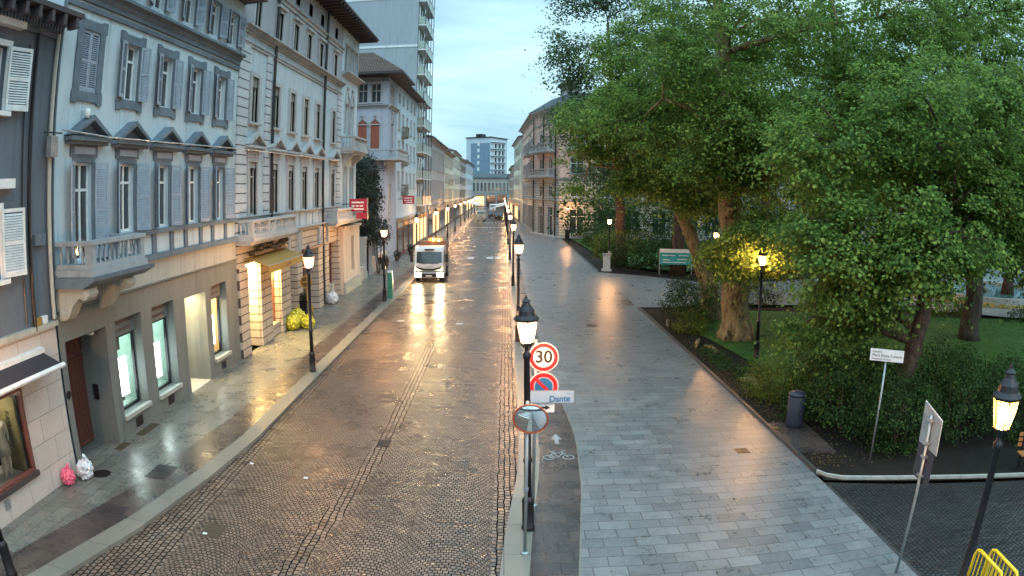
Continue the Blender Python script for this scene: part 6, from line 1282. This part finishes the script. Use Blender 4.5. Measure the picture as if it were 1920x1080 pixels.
sp = N('ShaderNodeSeparateXYZ'); lk(tc.outputs['Generated'], sp.inputs[0]); hr = N('ShaderNodeValToRGB'); hr.color_ramp.elements[0].position = .0; hr.color_ramp.elements[0].color = (1.15, 1.1, 1.08, 1); hr.color_ramp.elements[1].position = .34; hr.color_ramp.elements[1].color = (.86, .92, .96, 1); e_ = hr.color_ramp.elements.new(.95); e_.color = (2.6, 2.7, 2.75, 1); lk(sp.outputs[2], hr.inputs[0])
m1 = N('ShaderNodeMix'); m1.data_type = 'RGBA'; m1.blend_type = 'MULTIPLY'; m1.inputs[0].default_value = 1; lk(cr.outputs[0], m1.inputs[6]); lk(hr.outputs[0], m1.inputs[7])
m2 = N('ShaderNodeMix'); m2.data_type = 'RGBA'; m2.inputs[0].default_value = .95; lk(sk.outputs[0], m2.inputs[6]); lk(m1.outputs[2], m2.inputs[7])
lk(m2.outputs[2], bg.inputs[0]); lk(bg.outputs[0], out.inputs[0])
sd = bpy.data.lights.new('sun', 'SUN'); sd.energy = .3; sd.angle = math.radians(30); sd.color = (1.0, .95, .9); so = bpy.data.objects.new('sun', sd); col.objects.link(so)
so.rotation_euler = (pi / 2 - SUN_EL, 0, SUN_AZ * -1)
so.rotation_euler = Vector((math.sin(SUN_AZ) * math.cos(SUN_EL), math.cos(SUN_AZ) * math.cos(SUN_EL), math.sin(SUN_EL))).to_track_quat('Z', 'Y').to_euler()

pitch, roll, yaw, k1, k3 = .13663595, .00843924, .00952445, .71880557, .04298369
def c2w(v):
    x, y, z = v; c, s = math.cos(roll), math.sin(roll); x, y = c * x - s * y, s * x + c * y
    c, s = math.cos(pitch), math.sin(pitch); Y = c * z + s * y; Zz = c * y - s * z
    c, s = math.cos(yaw), math.sin(yaw); return Vector((c * x + s * Y, -s * x + c * Y, Zz))
cd = bpy.data.cameras.new('camera'); cam = bpy.data.objects.new('camera', cd); col.objects.link(cam)
r_, u_, f_ = c2w((1, 0, 0)), c2w((0, 1, 0)), c2w((0, 0, 1))
mx = Matrix((r_, u_, -f_)).transposed().to_4x4(); mx.translation = (0, 0, 6.4); cam.matrix_world = mx
cd.type = 'PANO'; cd.sensor_width = 36; cd.sensor_fit = 'HORIZONTAL'; cd.clip_start = .05; cd.clip_end = 3000
PC = cd if hasattr(cd, 'fisheye_polynomial_k1') else cd.cycles
PC.panorama_type = 'FISHEYE_LENS_POLYNOMIAL'; PC.fisheye_fov = pi
PC.fisheye_polynomial_k0 = 0; PC.fisheye_polynomial_k1 = -k1 / 18; PC.fisheye_polynomial_k2 = 0; PC.fisheye_polynomial_k3 = -k3 / 18 ** 3; PC.fisheye_polynomial_k4 = 0
scene.camera = cam
vs = scene.view_settings; vs.view_transform = 'Standard'; vs.look = 'None'; vs.gamma = 1; vs.exposure = 1.2; scene.display_settings.display_device = 'sRGB'
cy_ = scene.cycles
cy_.use_denoising = True; cy_.sample_clamp_indirect = 5; cy_.max_bounces = 6; cy_.diffuse_bounces = 3; cy_.glossy_bounces = 3; cy_.transmission_bounces = 3; cy_.transparent_max_bounces = 8; cy_.use_light_tree = True; cy_.caustics_reflective = False; cy_.caustics_refractive = False

# text objects become plain meshes
bpy.context.view_layer.update(); dg = bpy.context.evaluated_depsgraph_get()
for o in [q for q in scene.objects if q.type == 'FONT']:
    me = bpy.data.meshes.new_from_object(o.evaluated_get(dg)); nm, pa, mb_ = o.name, o.parent, o.matrix_basis.copy()
    bpy.data.objects.remove(o); n_ = bpy.data.objects.new('lettering', me); col.objects.link(n_); n_.parent = pa; n_.matrix_basis = mb_
